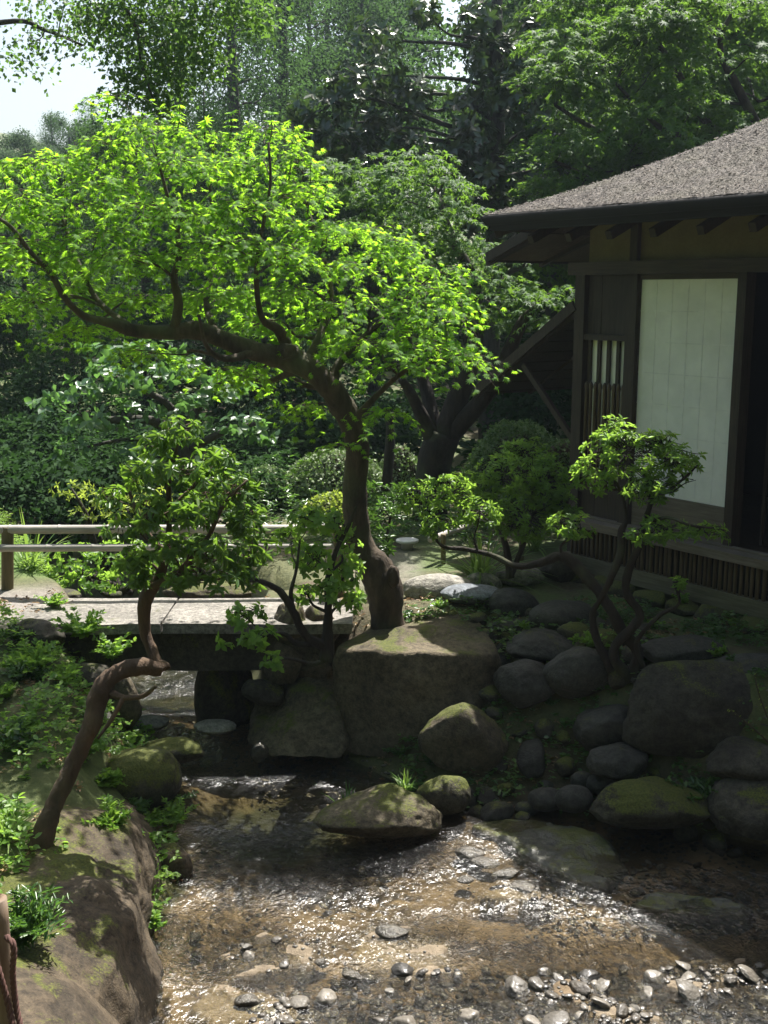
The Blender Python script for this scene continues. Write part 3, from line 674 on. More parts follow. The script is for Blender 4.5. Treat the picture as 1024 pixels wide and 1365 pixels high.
# pebbles
prng = np.random.default_rng(77); PM = []
for k in range(10):
    V, Fc = rockV((1, prng.uniform(.6, .95), prng.uniform(.32, .6)), 400+k, .65, .2, 3); m_ = MB(); m_.add(V, Fc); PM.append(m_.mesh('pebble', M_peb))
used = []
def pebbles(n, gen, smin, smax, label, group, zoff=.0):
    k = 0; tries = 0
    while k < n and tries < n*40:
        tries += 1; x, y = gen(); s = smin+(smax-smin)*prng.random()**2.2
        if any((x-a)**2+(y-b)**2 < (s+c)**2*.8 for a, b, c in used): continue
        used.append((x, y, s)); o = bpy.data.objects.new('river_pebble', PM[int(prng.integers(10))]); link(o)
        o.location = (x, y, max(gz(x, y), WZ-.04)+s*.25+zoff); o.scale = (s, s, s)
        o.rotation_euler = (prng.normal()*.2, prng.normal()*.2, prng.random()*6.28); tag(o, label, 'pebble', group); k += 1
def gpx(x0, y0, x1, y1, z=-.9):
    def g(): q = G(prng.uniform(x0, x1), prng.uniform(y0, y1), z); return q[0], q[1]
    return g
pebbles(190, gpx(370, 1285, 1080, 1420), .02, .07, 'rounded wet pebble in the gravel bar along the bottom of the picture', 'pebbles in the front gravel bar')
pebbles(50, gpx(740, 1100, 1050, 1200), .015, .05, 'dark wet pebble in the shaded shallows at the right', 'pebbles in the shaded right shallows')
pebbles(50, gpx(350, 985, 520, 1065), .014, .045, 'small pebble on the gravel margin below the huge boulder', 'pebbles below the huge boulder')
pebbles(24, gpx(215, 950, 420, 1010, -.87), .015, .05, 'wet pebble in the sparkling riffle below the bridge', 'pebbles in the riffle')
pebbles(24, gpx(240, 1120, 520, 1300), .012, .04, 'scattered pebble on the tan stream bed', 'pebbles on the tan bed')
mb = MB(); D2, F2 = ICO[2]
def fine(n, gen, smin, smax):
    for _ in range(n):
        x, y = gen(); s = prng.uniform(smin, smax); V = D2*np.array([s, s*prng.uniform(.6, 1), s*prng.uniform(.25, .55)])*(1+.15*prng.normal(size=(len(D2), 1))*.4)
        a = prng.random()*6.28; V = rot(V, math.degrees(a)); mb.add(V+np.array([x, y, max(gz(x, y), WZ-.05)+s*.2]), F2, prng.random())
fine(1700, gpx(330, 1330, 1080, 1430), .006, .024); fine(500, gpx(560, 1290, 1080, 1345), .006, .02); fine(900, gpx(700, 1090, 1060, 1240), .007, .018)
fine(350, gpx(340, 980, 540, 1070), .006, .016); fine(250, gpx(200, 950, 400, 1010, -.87), .007, .018); fine(200, gpx(240, 1110, 700, 1300), .005, .014)
tag(mb.build('gravel', M_peb), 'fine wet gravel spread over the stream bed and its margins', 'gravel', kind='stuff')

# ================================================================== FOOTBRIDGE
fb = empty('footbridge', (-1.4, 7.65, 0), 'low stone footbridge with a sunlit deck crossing the stream', 'footbridge')
def slabmesh(x0, x1, y0, y1, z0, z1, seed, nz=3, amp=.012, step=.06):
    xs = np.arange(x0, x1+step, step); xs = np.linspace(x0, x1, max(2, len(xs))); ys = np.linspace(y0, y1, max(2, int((y1-y0)/step)+1)); mb = MB()
    def sheet(A, flip):
        A = A+amp*np.stack([fbm(A*3+k*9, 3, seed+k) for k in range(3)], -1)*np.array([.3, 1, .6]); n, m = A.shape[:2]
        i, j = np.meshgrid(np.arange(n-1), np.arange(m-1), indexing='ij'); a = i*m+j; f_ = np.stack([a, a+m, a+m+1, a+1], -1).reshape(-1, 4)
        mb.add(A, f_[:, ::-1] if flip else f_)
    Xg, Yg = np.meshgrid(xs, ys, indexing='ij'); zs = np.linspace(z0, z1, nz)
    sheet(np.stack([Xg, Yg, 0*Xg+z1], -1), False); sheet(np.stack([Xg, Yg, 0*Xg+z0], -1), True)
    Xg, Zg = np.meshgrid(xs, zs, indexing='ij'); sheet(np.stack([Xg, 0*Xg+y0, Zg], -1), False); sheet(np.stack([Xg, 0*Xg+y1, Zg], -1), True)
    Yg, Zg = np.meshgrid(ys, zs, indexing='ij'); sheet(np.stack([0*Yg+x0, Yg, Zg], -1), True); sheet(np.stack([0*Yg+x1, Yg, Zg], -1), False)
    return mb
def relbuild(mb, name, mat, parent, smooth=True):
    org = np.array(parent.location)
    mb.v = [v-org for v in mb.v]; return mb.build(name, mat, parent, smooth)
for x0, x1, s in ((-2.55, -1.52, 1), (-1.505, -.22, 2)):
    relbuild(slabmesh(x0, x1, 7.33, 8.0, -.07, .0, s), 'deck_slab', M_deck, fb)
relbuild(slabmesh(-2.75, -.35, 7.42, 7.62, -.36, -.09, 7), 'beam', M_rock_m, fb)
relbuild(slabmesh(-2.75, -.35, 7.72, 7.92, -.36, -.09, 8), 'beam', M_rock_m, fb)
V, Fc = rockV((.19, .22, .38), 71, .8, .1, 4); mb = MB(); mb.add(V+np.array([-1.15, 7.72, -.68]), Fc); relbuild(mb, 'pillar', M_rock_m, fb)
for k, (bb, Yd) in enumerate([((366, 808, 410, 860), 7.45), ((400, 812, 446, 868), 7.5), ((352, 850, 404, 912), 7.45), ((402, 862, 450, 915), 7.5)]):
    S(['upright block of the right bridge abutment nearest the deck', 'upper block of the right bridge abutment beside the huge boulder', 'lower block of the right bridge abutment nearest the water', 'lower block of the right bridge abutment beside the huge boulder'][k], bb, Yd, M_rock_b, .9, .75, .12, name='abutment_block', cat='stone block')

# railing of the bridge
fr = empty('railing', (-2.79, 8.08, 0), 'low two-rail bamboo railing behind the footbridge', 'railing')
def rel(o): return np.array(o.location)
def rpipe(name, pts, rad, mat, parent, seg=12, nodes=0, rough=0.):
    mb = MB(); p, r = catmull(pts, rad if hasattr(rad, '__len__') else [rad]*len(pts), 14)
    if nodes:
        L = np.concatenate([[0], np.cumsum(np.linalg.norm(np.diff(p, axis=0), axis=1))]); r = r*(1+.10*np.exp(-((L % nodes)/.02)**2))
    tube(mb, p-rel(parent), r, seg, 0, rough, 2); return mb.build(name, mat, parent)
Yr = 8.08
def dense(a, b, n=60): a, b = np.array(a), np.array(b); return a+(b-a)*np.linspace(0, 1, n)[:, None]
rpipe('rail', dense(P(-120, 706, Yr), P(462, 705, Yr+.1), 90), [.033]*90, M_rail, fr, 12, .36)
rpipe('rail', dense(P(-120, 731, Yr-.07), P(462, 729, Yr+.03), 90), [.028]*90, M_rail, fr, 12, .33)
for xx in (10, 452): rpipe('post', [P(xx, 702, Yr+.03), P(xx, 800, Yr+.03)], .045, M_post, fr, 12)
hr = empty('handrail', tuple(G(590, 760, 0)), 'short slanting bamboo handrail on two posts left of the house', 'handrail')
rpipe('rail', dense(P(574, 719, 9.0), P(656, 688, 10.0), 30), [.026]*30, M_rail, hr, 10, .3)
for xx, y0, y1, Yd in ((591, 712, 764, 9.05), (695, 708, 758, 9.2)): rpipe('post', [P(xx, y0, Yd), P(xx, y1, Yd)], .022, M_post, hr, 10)
# bamboo cane in the middle post's rope
rp = empty('rope_post', tuple(G(2, 1330, -.4)), 'wooden barrier post with a hanging twisted rope in the bottom left corner', 'post')
pc = P(-4, 1222, 3.2)
mb = MB(); tube(mb, [pc-np.array([0, 0, .95])-rel(rp), pc-np.array([0, 0, .012])-rel(rp), pc-rel(rp)], [.035, .035, .030], 20, 3, .03, 4); mb.build('post', mat_wood('rope_post_wood', (.12, .08, .05), (.22, .16, .11), .7, (20, 20, 2)), rp)
def ropemb(pts, r, twist=26):
    p, _ = catmull(pts, [r]*len(pts), 26); mb = MB(); L = np.concatenate([[0], np.cumsum(np.linalg.norm(np.diff(p, axis=0), axis=1))])
    T = np.gradient(p, axis=0); T /= np.linalg.norm(T, axis=1)[:, None]; u = np.cross(T, (0, .3, .2)); u /= np.linalg.norm(u, axis=1)[:, None]; v = np.cross(T, u)
    for k in range(3):
        a = L*twist*4+k*2.094; tube(mb, p+r*.5*(np.cos(a)[:, None]*u+np.sin(a)[:, None]*v), [r*.56]*len(p), 7, 0)
    return mb
mb = ropemb([P(8, 1248, 3.15)-rel(rp), P(18, 1262, 3.13)-rel(rp), P(17, 1300, 3.13)-rel(rp), P(22, 1345, 3.13)-rel(rp), P(34, 1400, 3.08)-rel(rp), P(40, 1480, 3.0)-rel(rp)], .010)
ob = mb.build('rope', M_rope, rp)
ob2 = ropemb([P(-12, 1262, 3.15)-rel(rp), P(0, 1300, 3.13)-rel(rp), P(12, 1345, 3.12)-rel(rp), P(22, 1400, 3.08)-rel(rp), P(30, 1480, 3.0)-rel(rp)], .010).build('rope', M_rope, rp)
ls = empty('garden_disc', tuple(P(543, 722, 9.6)), 'small pale round stone disc on the path just right of the maple trunk', 'stone basin')
mb = MB(); tube(mb, [(0, 0, -.16), (0, 0, -.02), (0, 0, 0), (0, 0, .018), (0, 0, .02)], [.05, .05, .10, .10, .085], 20, 0); mb.build('basin', M_lamp, ls)

# ================================================================== TEA HOUSE (local x along the facade, y inward)
th = empty('tea_house', (HC[0], HC[1], 0), 'dark timber tea house with white paper sliding screen and bark roof', 'house', rotz=math.atan2(HA[1], HA[0]))
def part(name, mat, fn, parent=th, smooth=False):
    mb = MB(); fn(mb); return mb.build(name, mat, parent, smooth)
def bx(lo, hi): return lambda m: box(m, lo, hi)
part('floor', M_woodh, bx((.0, .06, .36), (7, 5, .44)))
part('corner_post', M_wood, bx((-.10, -.01, .05), (.0, .10, 2.34)))
part('post', M_wood, bx((.425, -.012, .44), (.525, .09, 2.34)))
part('post', M_wood, bx((1.40, -.012, .44), (1.47, .09, 2.34)))
part('post', M_wood, bx((3.2, -.012, .05), (3.32, .09, 2.34)))
part('post', M_wood, bx((5.2, -.012, .05), (5.32, .09, 2.34)))
part('lintel', M_woodh, bx((-.16, -.035, 2.34), (7, .10, 2.435)))
part('top_beam', M_woodh, bx((-.35, -.03, 2.80), (7, .12, 2.90)))
for x0, x1 in ((.0, .44), (.51, 7)): part('plaster_panel', M_plaster, bx((x0, .03, 2.435), (x1, .07, 2.799)))
part('post', M_wood, bx((.44, -.01, 2.437), (.51, .09, 2.798)))
# left bay: board panel, barred window, lower board
part('board_panel', M_wood, lambda m: [box(m, (.002+.14*k, .035+.003*(k % 2), 1.895), (.138+.14*k, .06, 2.338)) for k in range(3)])
part('window_rail', M_wood, bx((.0, .0, 1.85), (.425, .07, 1.893)))
part('window_rail', M_wood, bx((.0, .0, .66), (.425, .07, .71)))
win = part('window', M_paper, bx((.035, .055, .711), (.415, .062, 1.849)))
part('bar', M_wood, lambda m: [box(m, (.02+.0975*k, .028, .712), (.05+.0975*k, .05, 1.848)) for k in range(5)], win)
def lowslats(m):
    for k in range(9):
        x = .035+.047*k; tube(m, [(x, .012, .712), (x, .012, 1.47), (x, .012, 1.49), (x, .012, 1.51), (x, .012, 1.53)], [.013, .013, .017, .016, .006], 8, 0)
part('slat', M_slat, lowslats, win, True)
part('lower_board', M_wood, lambda m: [box(m, (.002+.14*k, .03+.003*(k % 2), .445), (.138+.14*k, .06, .66)) for k in range(3)])
# shoji screen
sh = part('sliding_screen', M_paper, bx((.535, .030, .735), (1.392, .036, 2.30)))
def lattice(m):
    for k in range(1, 6): box(m, (.535+.1428*k-.0035, .0275, .735), (.535+.1428*k+.0035, .0295, 2.30))
    for k in range(1, 7): box(m, (.535, .0262, .735+.2236*k-.0035), (1.392, .0273, .735+.2236*k+.0035))
part('lattice', mat_plain('faint_lattice', (.83, .81, .75), .9), lattice, sh)
part('frame', M_woodh, lambda m: [box(m, (.527, .02, .70), (.5345, .05, 2.338)), box(m, (1.3925, .02, .70), (1.3995, .05, 2.338)), box(m, (.535, .02, 2.301), (1.392, .05, 2.338))], sh)
part('lower_board', M_sill, bx((.535, .022, .475), (1.392, .05, .732)), sh)
# dark opening to the right of the screen and room behind
def room(m):
    box(m, (.0, 4.9, .44), (7, 5, 2.88)); box(m, (-.02, .11, .44), (.02, 4.9, 2.88)); box(m, (6.98, .11, .1), (7, 4.9, 2.88)); box(m, (.03, 2.0, .445), (6.97, 2.03, 2.9))
part('wall', M_dark, room)
part('ceiling', M_dark, bx((.02, .13, 2.62), (6.98, 4.88, 2.66)))
def lat2(m):
    for k in range(24): box(m, (1.48+.07*k, .30, .45), (1.50+.07*k, .32, 2.33))
    for z in (.45, 1.0, 1.6): box(m, (1.47, .322, z), (3.2, .335, z+.04))
part('inner_lattice', M_wood, lat2)
part('wainscot', M_dark, lambda m: [box(m, (1.6+.2*k, 1.2, .45), (1.79+.2*k, 1.22, 2.3)) for k in range(26)])
# sill, bamboo skirt, foot board
sill = part('sill', M_sill, bx((-.03, -.13, .40), (7, .03, .462)))
part('sill_track', M_sill, bx((.02, -.03, .464), (7, .02, .478)))
def skirt(m):
    rg = np.random.default_rng(3); x = 0.0
    while x < 6.8:
        w_ = rg.uniform(.010, .016); yo = rg.uniform(-.004, .004); tube(m, [(x, -.055+yo, .12), (x, -.055+yo, .405)], [w_, w_*.95], 7, 2); x += w_*2+rg.uniform(.012, .024)
part('bamboo_skirt', M_slat, skirt, smooth=True)
part('skirt_backing', M_dark, bx((.0, -.02, .05), (7, .0, .40)))
part('foot_board', M_board, bx((-.06, -.085, .045), (7, -.03, .165)))
# roof: curved hip
hE = np.array([-.51, -.60]); HIP = [(0, 2.79), (.22, 2.875), (.52, 2.985), (.745, 3.09), (.92, 3.165), (1.22, 3.295), (1.45, 3.425), (2.0, 3.78), (3.2, 4.75)]
hx = [a for a, b in HIP]; hzv = [b for a, b in HIP]
def rz(d): return 2.79+.325*d+.09*d*d
def roofpt(s, d, top=True): return s, d
ds = np.linspace(0, 3.2, 70); XL, XR = hE[0], 8.2; YB = hE[1]+6.4
rm = MB(); rng = np.random.default_rng(8)
def roofsheet(fn, nS):
    A = np.array([[fn(k/(nS-1), d) for k in range(nS)] for d in ds]); 
    A[..., 2] += .006*fbm(A*9, 3, 3)+.003*vnoise(A*40, 6)
    n, m = A.shape[:2]; i, j = np.meshgrid(np.arange(n-1), np.arange(m-1), indexing='ij'); a = i*m+j
    rm.add(A, np.stack([a, a+1, a+m+1, a+m], -1).reshape(-1, 4), .5); return A
front = roofsheet(lambda t, d: (XL+d+t*(XR-XL-2*d), hE[1]+d, rz(d)), 240)
roofsheet(lambda t, d: (XR-d-t*(XR-XL-2*d), YB-d, rz(d)), 40)
roofsheet(lambda t, d: (XL+d, YB-d-t*(YB-hE[1]-2*d), rz(d)), 90)
roofsheet(lambda t, d: (XR-d, hE[1]+d+t*(YB-hE[1]-2*d), rz(d)), 40)
# weathered bark chips on the front slope
nC = 60000; dd = rng.random(nC)**1.1*2.4; ss = rng.random(nC)
px_ = XL+dd+ss*np.minimum(4.2, XR-XL-2*dd); pos = np.stack([px_, hE[1]+dd, rz(dd)+.006+.008*rng.random(nC)], -1)
dr = np.stack([rng.normal(size=nC)*.8, -np.ones(nC)*.8, -.35+rng.normal(size=nC)*.22], -1); nr = np.stack([rng.normal(size=nC)*.35, -.35+rng.normal(size=nC)*.35, np.ones(nC)], -1)
leaves(rm, (np.array([(-.2, 0, 0), (.2, 0, .03), (.14, 1, .03), (-.16, .9, 0)], float), [np.array([(0, 1, 2, 3)])]), pos, dr, nr, rng.uniform(.008, .024, nC), rng.random(nC))
rm.build('roof', M_roof, th, True)
# thick dark eave edge, rounded lip under the bark
def eave(m):
    prof = [(0, -.002), (-.012, -.012), (-.015, -.03), (.012, -.075), (.03, -.08), (.032, -.12), (.10, -.125)]
    path = [(XL, YB), (XL, hE[1]), (XR, hE[1]), (XR, YB)]; nrm = [(1, 0), (1, 1), (-1, 1), (-1, 0)]
    V = []
    for (x, y), (nx_, ny_) in zip(path, nrm):
        for o_, z_ in prof: V.append((x+nx_*o_, y+ny_*o_, 2.79+z_))
    k = len(prof); V = np.array(V); f_ = [(i*k+j, i*k+j+1, (i+1)*k+j+1, (i+1)*k+j) for i in range(3) for j in range(k-1)]
    m.add(V, np.array(f_))
part('eave', M_dark, eave, smooth=True)
def soff(m):
    A = np.array([(XL+.08, hE[1]+.08, 2.67), (XR-.08, hE[1]+.08, 2.67), (XR-.6, -.02, 2.91), (-.02, -.02, 2.91)]); m.add(A, np.array([(0, 3, 2, 1)]))
    A = np.array([(XL+.08, hE[1]+.08, 2.67), (-.02, -.02, 2.91), (-.02, YB-.6, 2.91), (XL+.08, YB-.08, 2.67)]); m.add(A, np.array([(0, 3, 2, 1)]))
part('soffit', M_soffit, soff)
for k in range(18):
    x = -.2+.395*k; part('rafter', M_wood, lambda m: beam(m, (x+.0, -.40, 2.60), (x+.0, .02, 2.79), .055, .06))
part('hip_rafter', M_wood, lambda m: beam(m, (XL+.06, hE[1]+.06, 2.655), (.0, .0, 2.87), .06, .07))
# side pent roof near the lintel (boards on rafters seen from below)
def pent(nm, x_in, z_in, x_out, z_out, y0, y1, thick, nb, raf, bmat=M_soffit):
    p = part(nm, M_roof, lambda m: [m.add(np.array([(x_in, y0, z_in+thick), (x_out, y0, z_out+thick), (x_out, y1, z_out+thick), (x_in, y1, z_in+thick), (x_in, y0, z_in+.01), (x_out, y0, z_out+.01), (x_out, y1, z_out+.01), (x_in, y1, z_in+.01)]), np.array([(0,3,2,1)[::-1],(4,5,6,7)[::-1],(0,1,5,4),(1,2,6,5),(2,3,7,6),(3,0,4,7)]))])
    def boards(m):
        for k in range(nb):
            a, b = k/nb+.004, (k+1)/nb-.004; xa, xb = x_in+(x_out-x_in)*a, x_in+(x_out-x_in)*b; za, zb = z_in+(z_out-z_in)*a, z_in+(z_out-z_in)*b
            beam(m, ((xa+xb)/2, y0, (za+zb)/2-.004), ((xa+xb)/2, y1, (za+zb)/2-.004), abs(xb-xa)*1.14, .012, up=(-(z_out-z_in), 0, (x_out-x_in)))
    part('board', bmat, boards, p)
    for k in range(raf):
        y = y0+.05+(y1-y0-.1)*k/(raf-1); part('rafter', M_wood, lambda m: beam(m, (x_in, y, z_in-.035), (x_out-.06*np.sign(x_out-x_in)*-1, y, z_out-.035), .04, .05), p)
    part('verge_board', M_wood, lambda m: beam(m, (x_in, y0-.012, z_in+.01), (x_out, y0-.012, z_out+.01), .022, .08), p)
    part('fascia', M_wood, lambda m: beam(m, (x_out-.012, y0, z_out+.0), (x_out-.012, y1, z_out+.0), .022, .06), p)
    return p
pent('side_roof', -.10, 2.86, -1.16, 2.49, .02, 3.2, .05, 7, 6)
pent('lean_to_roof', -.10, 2.10, -1.25, 1.36, .0, 2.6, .035, 8, 5, M_wood)
part('brace', M_wood, lambda m: beam(m, (-.08, .03, 1.03), (-.70, .03, 1.62), .035, .045))
part('side_wall', M_wood, bx((-.06, .10, .05), (-.022, 4.9, 2.86)))
# foundation stones along the facade
rng = np.random.default_rng(9)
for k in range(11):
    x = .15+.27*k+rng.uniform(-.05, .05); V, Fc = rockV((.10+.05*rng.random(), .09, .055+.02*rng.random()), 500+k, .5, .12, 3); mb = MB(); mb.add(V, Fc)
    o = mb.build('foundation_stone', M_rock_m); q = HC+HA*x+HB*-.17; o.location = (q[0], q[1], .005); o.rotation_euler = (0, 0, math.atan2(HA[1], HA[0])+rng.normal()*.2)
    tag(o, 'low mossy stone in the row along the foot board of the tea house', 'stone', 'foundation stones of the tea house')

# ================================================================== NEAR TREES
def tree_obj(name, base, label, cat, group=None): return empty(name, tuple(base), label, cat, group)
def wbuild(mb, name, mat, root, smooth=True):
    if not mb.v: return None
    org = rel(root); mb.v = [v-org for v in mb.v]; return mb.build(name, mat, root, smooth)
def merge(a, b):
    for v, t in zip(b.v, b.t): a.v.append(v); a.t.append(t)
    a.f += [f+a.n for f in b.f]; a.n += b.n
def PP(lst): return [P(x, y, Yd) for x, y, Yd in lst]
def pxr(ws, Ys): return [w_/2*M_PX(y)*1.03 for w_, y in zip(ws, Ys)]
def padlist(lst):
    return [(P(x, y, Yd), (rx*M_PX(Yd), ry, rz_*M_PX(Yd))) for x, y, Yd, rx, ry, rz_ in lst]

# ---- the arching maple
rng = np.random.default_rng(1)
mt = tree_obj('maple_tree', P(520, 838, 7.6), 'arching maple with bright yellow-green leaves, its trunk rising behind the huge boulder', 'tree')
tr = [(519, 850, 7.6, 46), (514, 815, 7.6, 44), (512, 785, 7.6, 50), (500, 758, 7.6, 46), (484, 735, 7.6, 38), (475, 700, 7.58, 34), (473, 650, 7.55, 31), (477, 605, 7.5, 30), (471, 572, 7.48, 31), (457, 540, 7.45, 33), (436, 512, 7.4, 30), (412, 490, 7.38, 30), (385, 479, 7.36, 32), (340, 468, 7.3, 25), (290, 450, 7.25, 22), (260, 440, 7.2, 24), (225, 443, 7.15, 19), (180, 441, 7.1, 17), (145, 430, 7.0, 12), (110, 420, 6.95, 9), (85, 395, 6.9, 8), (68, 365, 6.9, 7), (40, 335, 6.85, 6), (12, 300, 6.8, 5), (-25, 280, 6.8, 4)]
tp = PP([t[:3] for t in tr]); trd = pxr([t[3] for t in tr], [t[2] for t in tr])
wb = MB(); pth = tube(wb, tp, trd, 18, 6, .13, 5, flare=.1, freq=9)
V, Fc = rockV((.045, .05, .08), 61, .2, .2, 3); wb.add(V+P(524, 768, 7.5), Fc)
V, Fc = rockV((.075, .06, .06), 62, .2, .2, 3); wb.add(V+P(383, 470, 7.3), Fc)
br = [
 [(232, 440, 7.15, 14), (238, 405, 7.1, 12), (232, 370, 7.1, 9), (240, 330, 7.15, 7), (228, 280, 7.2, 5), (210, 210, 7.2, 3)],
 [(384, 470, 7.36, 18), (372, 440, 7.3, 14), (350, 425, 7.2, 8), (342, 380, 7.1, 7), (345, 330, 7.1, 5), (360, 250, 7.1, 4), (358, 190, 7.1, 3)],
 [(345, 468, 7.3, 12), (300, 478, 7.1, 9), (275, 460, 7.0, 6), (265, 420, 6.9, 4)],
 [(440, 515, 7.4, 16), (455, 480, 7.5, 11), (490, 445, 7.6, 8), (530, 410, 7.7, 6), (560, 380, 7.8, 4)],
 [(405, 488, 7.38, 14), (430, 440, 7.6, 10), (440, 380, 7.8, 8), (420, 310, 8.0, 6), (400, 250, 8.1, 4)],
 [(468, 565, 7.48, 12), (500, 530, 7.3, 8), (540, 495, 7.2, 6), (590, 480, 7.1, 4)],
 [(180, 440, 7.1, 9), (130, 400, 7.4, 7), (100, 340, 7.6, 6), (80, 280, 7.7, 4)],
 [(290, 448, 7.25, 10), (275, 400, 7.6, 8), (290, 330, 7.9, 6), (280, 250, 8.1, 5), (285, 190, 8.1, 3)],
]
allp = [pth]; allr = [np.interp(np.linspace(0, 1, len(pth)), np.linspace(0, 1, len(trd)), trd)]
for b_ in br:
    pts = PP([t[:3] for t in b_]); rr = pxr([t[3] for t in b_], [t[2] for t in b_]); q = tube(wb, pts, rr, 9, 5, .1, 7)
    allp.append(q); allr.append(np.interp(np.linspace(0, 1, len(q)), np.linspace(0, 1, len(rr)), rr))
allp = np.vstack(allp); allr = np.concatenate(allr)
mp_ = [  # photo x, y, distance, half width px, half depth m, half thickness px
 (25, 255, 7.0, 45, .35, 14), (60, 225, 7.3, 50, .4, 12), (20, 320, 6.9, 50, .35, 16), (90, 270, 7.4, 60, .4, 16), (150, 190, 7.5, 45, .4, 16), (150, 240, 7.3, 60, .45, 16),
 (210, 165, 7.6, 50, .4, 14), (270, 175, 7.7, 45, .4, 14), (230, 215, 7.3, 60, .45, 16), (300, 215, 7.6, 55, .45, 16), (355, 175, 7.5, 35, .35, 12), (385, 205, 7.6, 35, .3, 12), (350, 230, 7.4, 50, .4, 14),
 (60, 345, 7.1, 60, .4, 18), (130, 310, 7.2, 60, .45, 18), (190, 280, 7.0, 60, .45, 18), (250, 270, 7.2, 60, .45, 18), (320, 270, 7.1, 60, .45, 18), (385, 270, 7.4, 50, .4, 16),
 (40, 400, 7.1, 50, .35, 18), (100, 385, 7.3, 60, .45, 18), (170, 350, 7.0, 65, .45, 20), (240, 340, 7.4, 60, .45, 20), (300, 325, 7.0, 60, .45, 18), (370, 330, 7.2, 60, .45, 18), (430, 310, 7.6, 50, .45, 14),
 (110, 440, 7.2, 55, .4, 16), (180, 405, 7.3, 60, .45, 18), (260, 395, 7.0, 55, .4, 18), (320, 390, 7.3, 60, .45, 18), (390, 385, 7.1, 60, .4, 18), (450, 360, 7.5, 60, .4, 16), (505, 345, 7.7, 50, .4, 14),
 (430, 430, 7.0, 60, .4, 18), (490, 400, 7.3, 60, .4, 16), (550, 385, 7.6, 45, .35, 14), (500, 450, 7.2, 60, .4, 16), (560, 430, 7.4, 50, .35, 14), (590, 475, 7.1, 40, .3, 10), (535, 490, 7.1, 45, .3, 12),
 (290, 490, 6.95, 40, .35, 14), (360, 500, 7.0, 45, .3, 14), (400, 535, 6.9, 35, .3, 16), (200, 470, 7.3, 40, .35, 12), (500, 545, 7.1, 35, .3, 10), (440, 590, 7.0, 20, .2, 8), (345, 430, 7.4, 50, .4, 16), (140, 140, 7.6, 20, .2, 10),
 (5, 200+80, 7.6, 50, .4, 16), (-30, 330, 7.2, 50, .4, 16), (-20, 400, 7.3, 50, .35, 16), (410, 245, 7.8, 40, .35, 12), (470, 300, 7.9, 50, .35, 12),
 (600, 425, 7.2, 40, .3, 10), (575, 360, 7.6, 40, .3, 10), (545, 325, 7.8, 36, .3, 10), (612, 468, 7.0, 34, .25, 8), (520, 320, 7.8, 40, .3, 10), (570, 400, 7.5, 44, .3, 10), (600, 385, 7.5, 26, .25, 8), (20, 230, 7.2, 40, .3, 10), (110, 205, 7.5, 40, .3, 10), (540, 460, 7.2, 46, .3, 12),
]
mp_ = [(x, y, (7.75 if (y > 375 and x < 440 and Yd < 7.75) else Yd), rx, ry, rz_) for x, y, Yd, rx, ry, rz_ in mp_]
mp_ = [(x+rng.normal()*8, y+rng.normal()*7, Yd, rx*.9, ry*.9, rz_*.42) for x, y, Yd, rx, ry, rz_ in mp_]
pads = padlist(mp_); limbs(wb, allp, allr, pads, rng, .55, 5, .1, .1)
lf = MB(); tw = MB(); crown_spray(lf, tw, pads, 330, rng, .037, MAPLE, .5, .003, (0., 1.))
# upright new shoots at the crown's top
for (x, y, h_) in [(235, 140, 40), (305, 150, 40), (95, 205, 35), (60, 200, 30), (430, 240, 40), (160, 165, 35), (358, 150, 50), (140, 130, 30), (410, 215, 70), (270, 160, 30), (185, 150, 35), (330, 165, 30), (385, 180, 60)]:
    b_ = P(x, y+h_, 7.6); t_ = P(x+4, y, 7.6); tube(tw, [b_, (b_+t_)/2+.01, t_], [.005, .004, .002], 4, 3, cap=False)
    k = 5; pz = b_+(t_-b_)*np.linspace(.1, 1, k)[:, None]
    for sg in (-1, 1):
        d_ = np.stack([np.full(k, sg*1.), rng.normal(size=k)*.8, rng.normal(size=k)*.3+.1], -1); leaves(lf, MAPLE, pz, d_, np.tile([0, 0, 1.], (k, 1))+rng.normal(size=(k, 3))*.3, .055, np.full(k, .7))
merge(wb, tw); wbuild(wb, 'trunk', M_bark, mt); wbuild(lf, 'crown', L_maple, mt)

# ---- leaning little tree on the left bank (trunk curves up out of the lower left corner)
rng = np.random.default_rng(2)
lt = tree_obj('leaning_tree', P(50, 1140, 5.0), 'slender leaning tree with a sharply bent trunk and drooping dark leaves on the left bank', 'tree')
tr = [(44, 1160, 5.0, 52), (52, 1130, 5.0, 38), (68, 1085, 5.05, 30), (86, 1045, 5.1, 28), (104, 1005, 5.15, 28), (122, 965, 5.2, 28), (130, 930, 5.25, 30), (148, 902, 5.3, 28), (180, 890, 5.35, 26), (214, 890, 5.4, 24), (219, 893, 5.4, 22)]
wb = MB(); q1 = tube(wb, PP([t[:3] for t in tr]), [x*.88 for x in pxr([t[3] for t in tr], [t[2] for t in tr])], 18, 7, .24, 15, freq=13)
st = [(208, 886, 5.4, 18), (203, 868, 5.42, 15), (194, 845, 5.45, 16), (192, 815, 5.45, 18), (197, 792, 5.45, 20), (212, 770, 5.45, 14), (222, 735, 5.45, 10), (226, 690, 5.45, 8), (225, 640, 5.4, 7), (235, 600, 5.4, 5), (232, 575, 5.4, 3)]
q2 = tube(wb, PP([t[:3] for t in st]), pxr([t[3] for t in st], [t[2] for t in st]), 10, 5, .15, 16, freq=14)
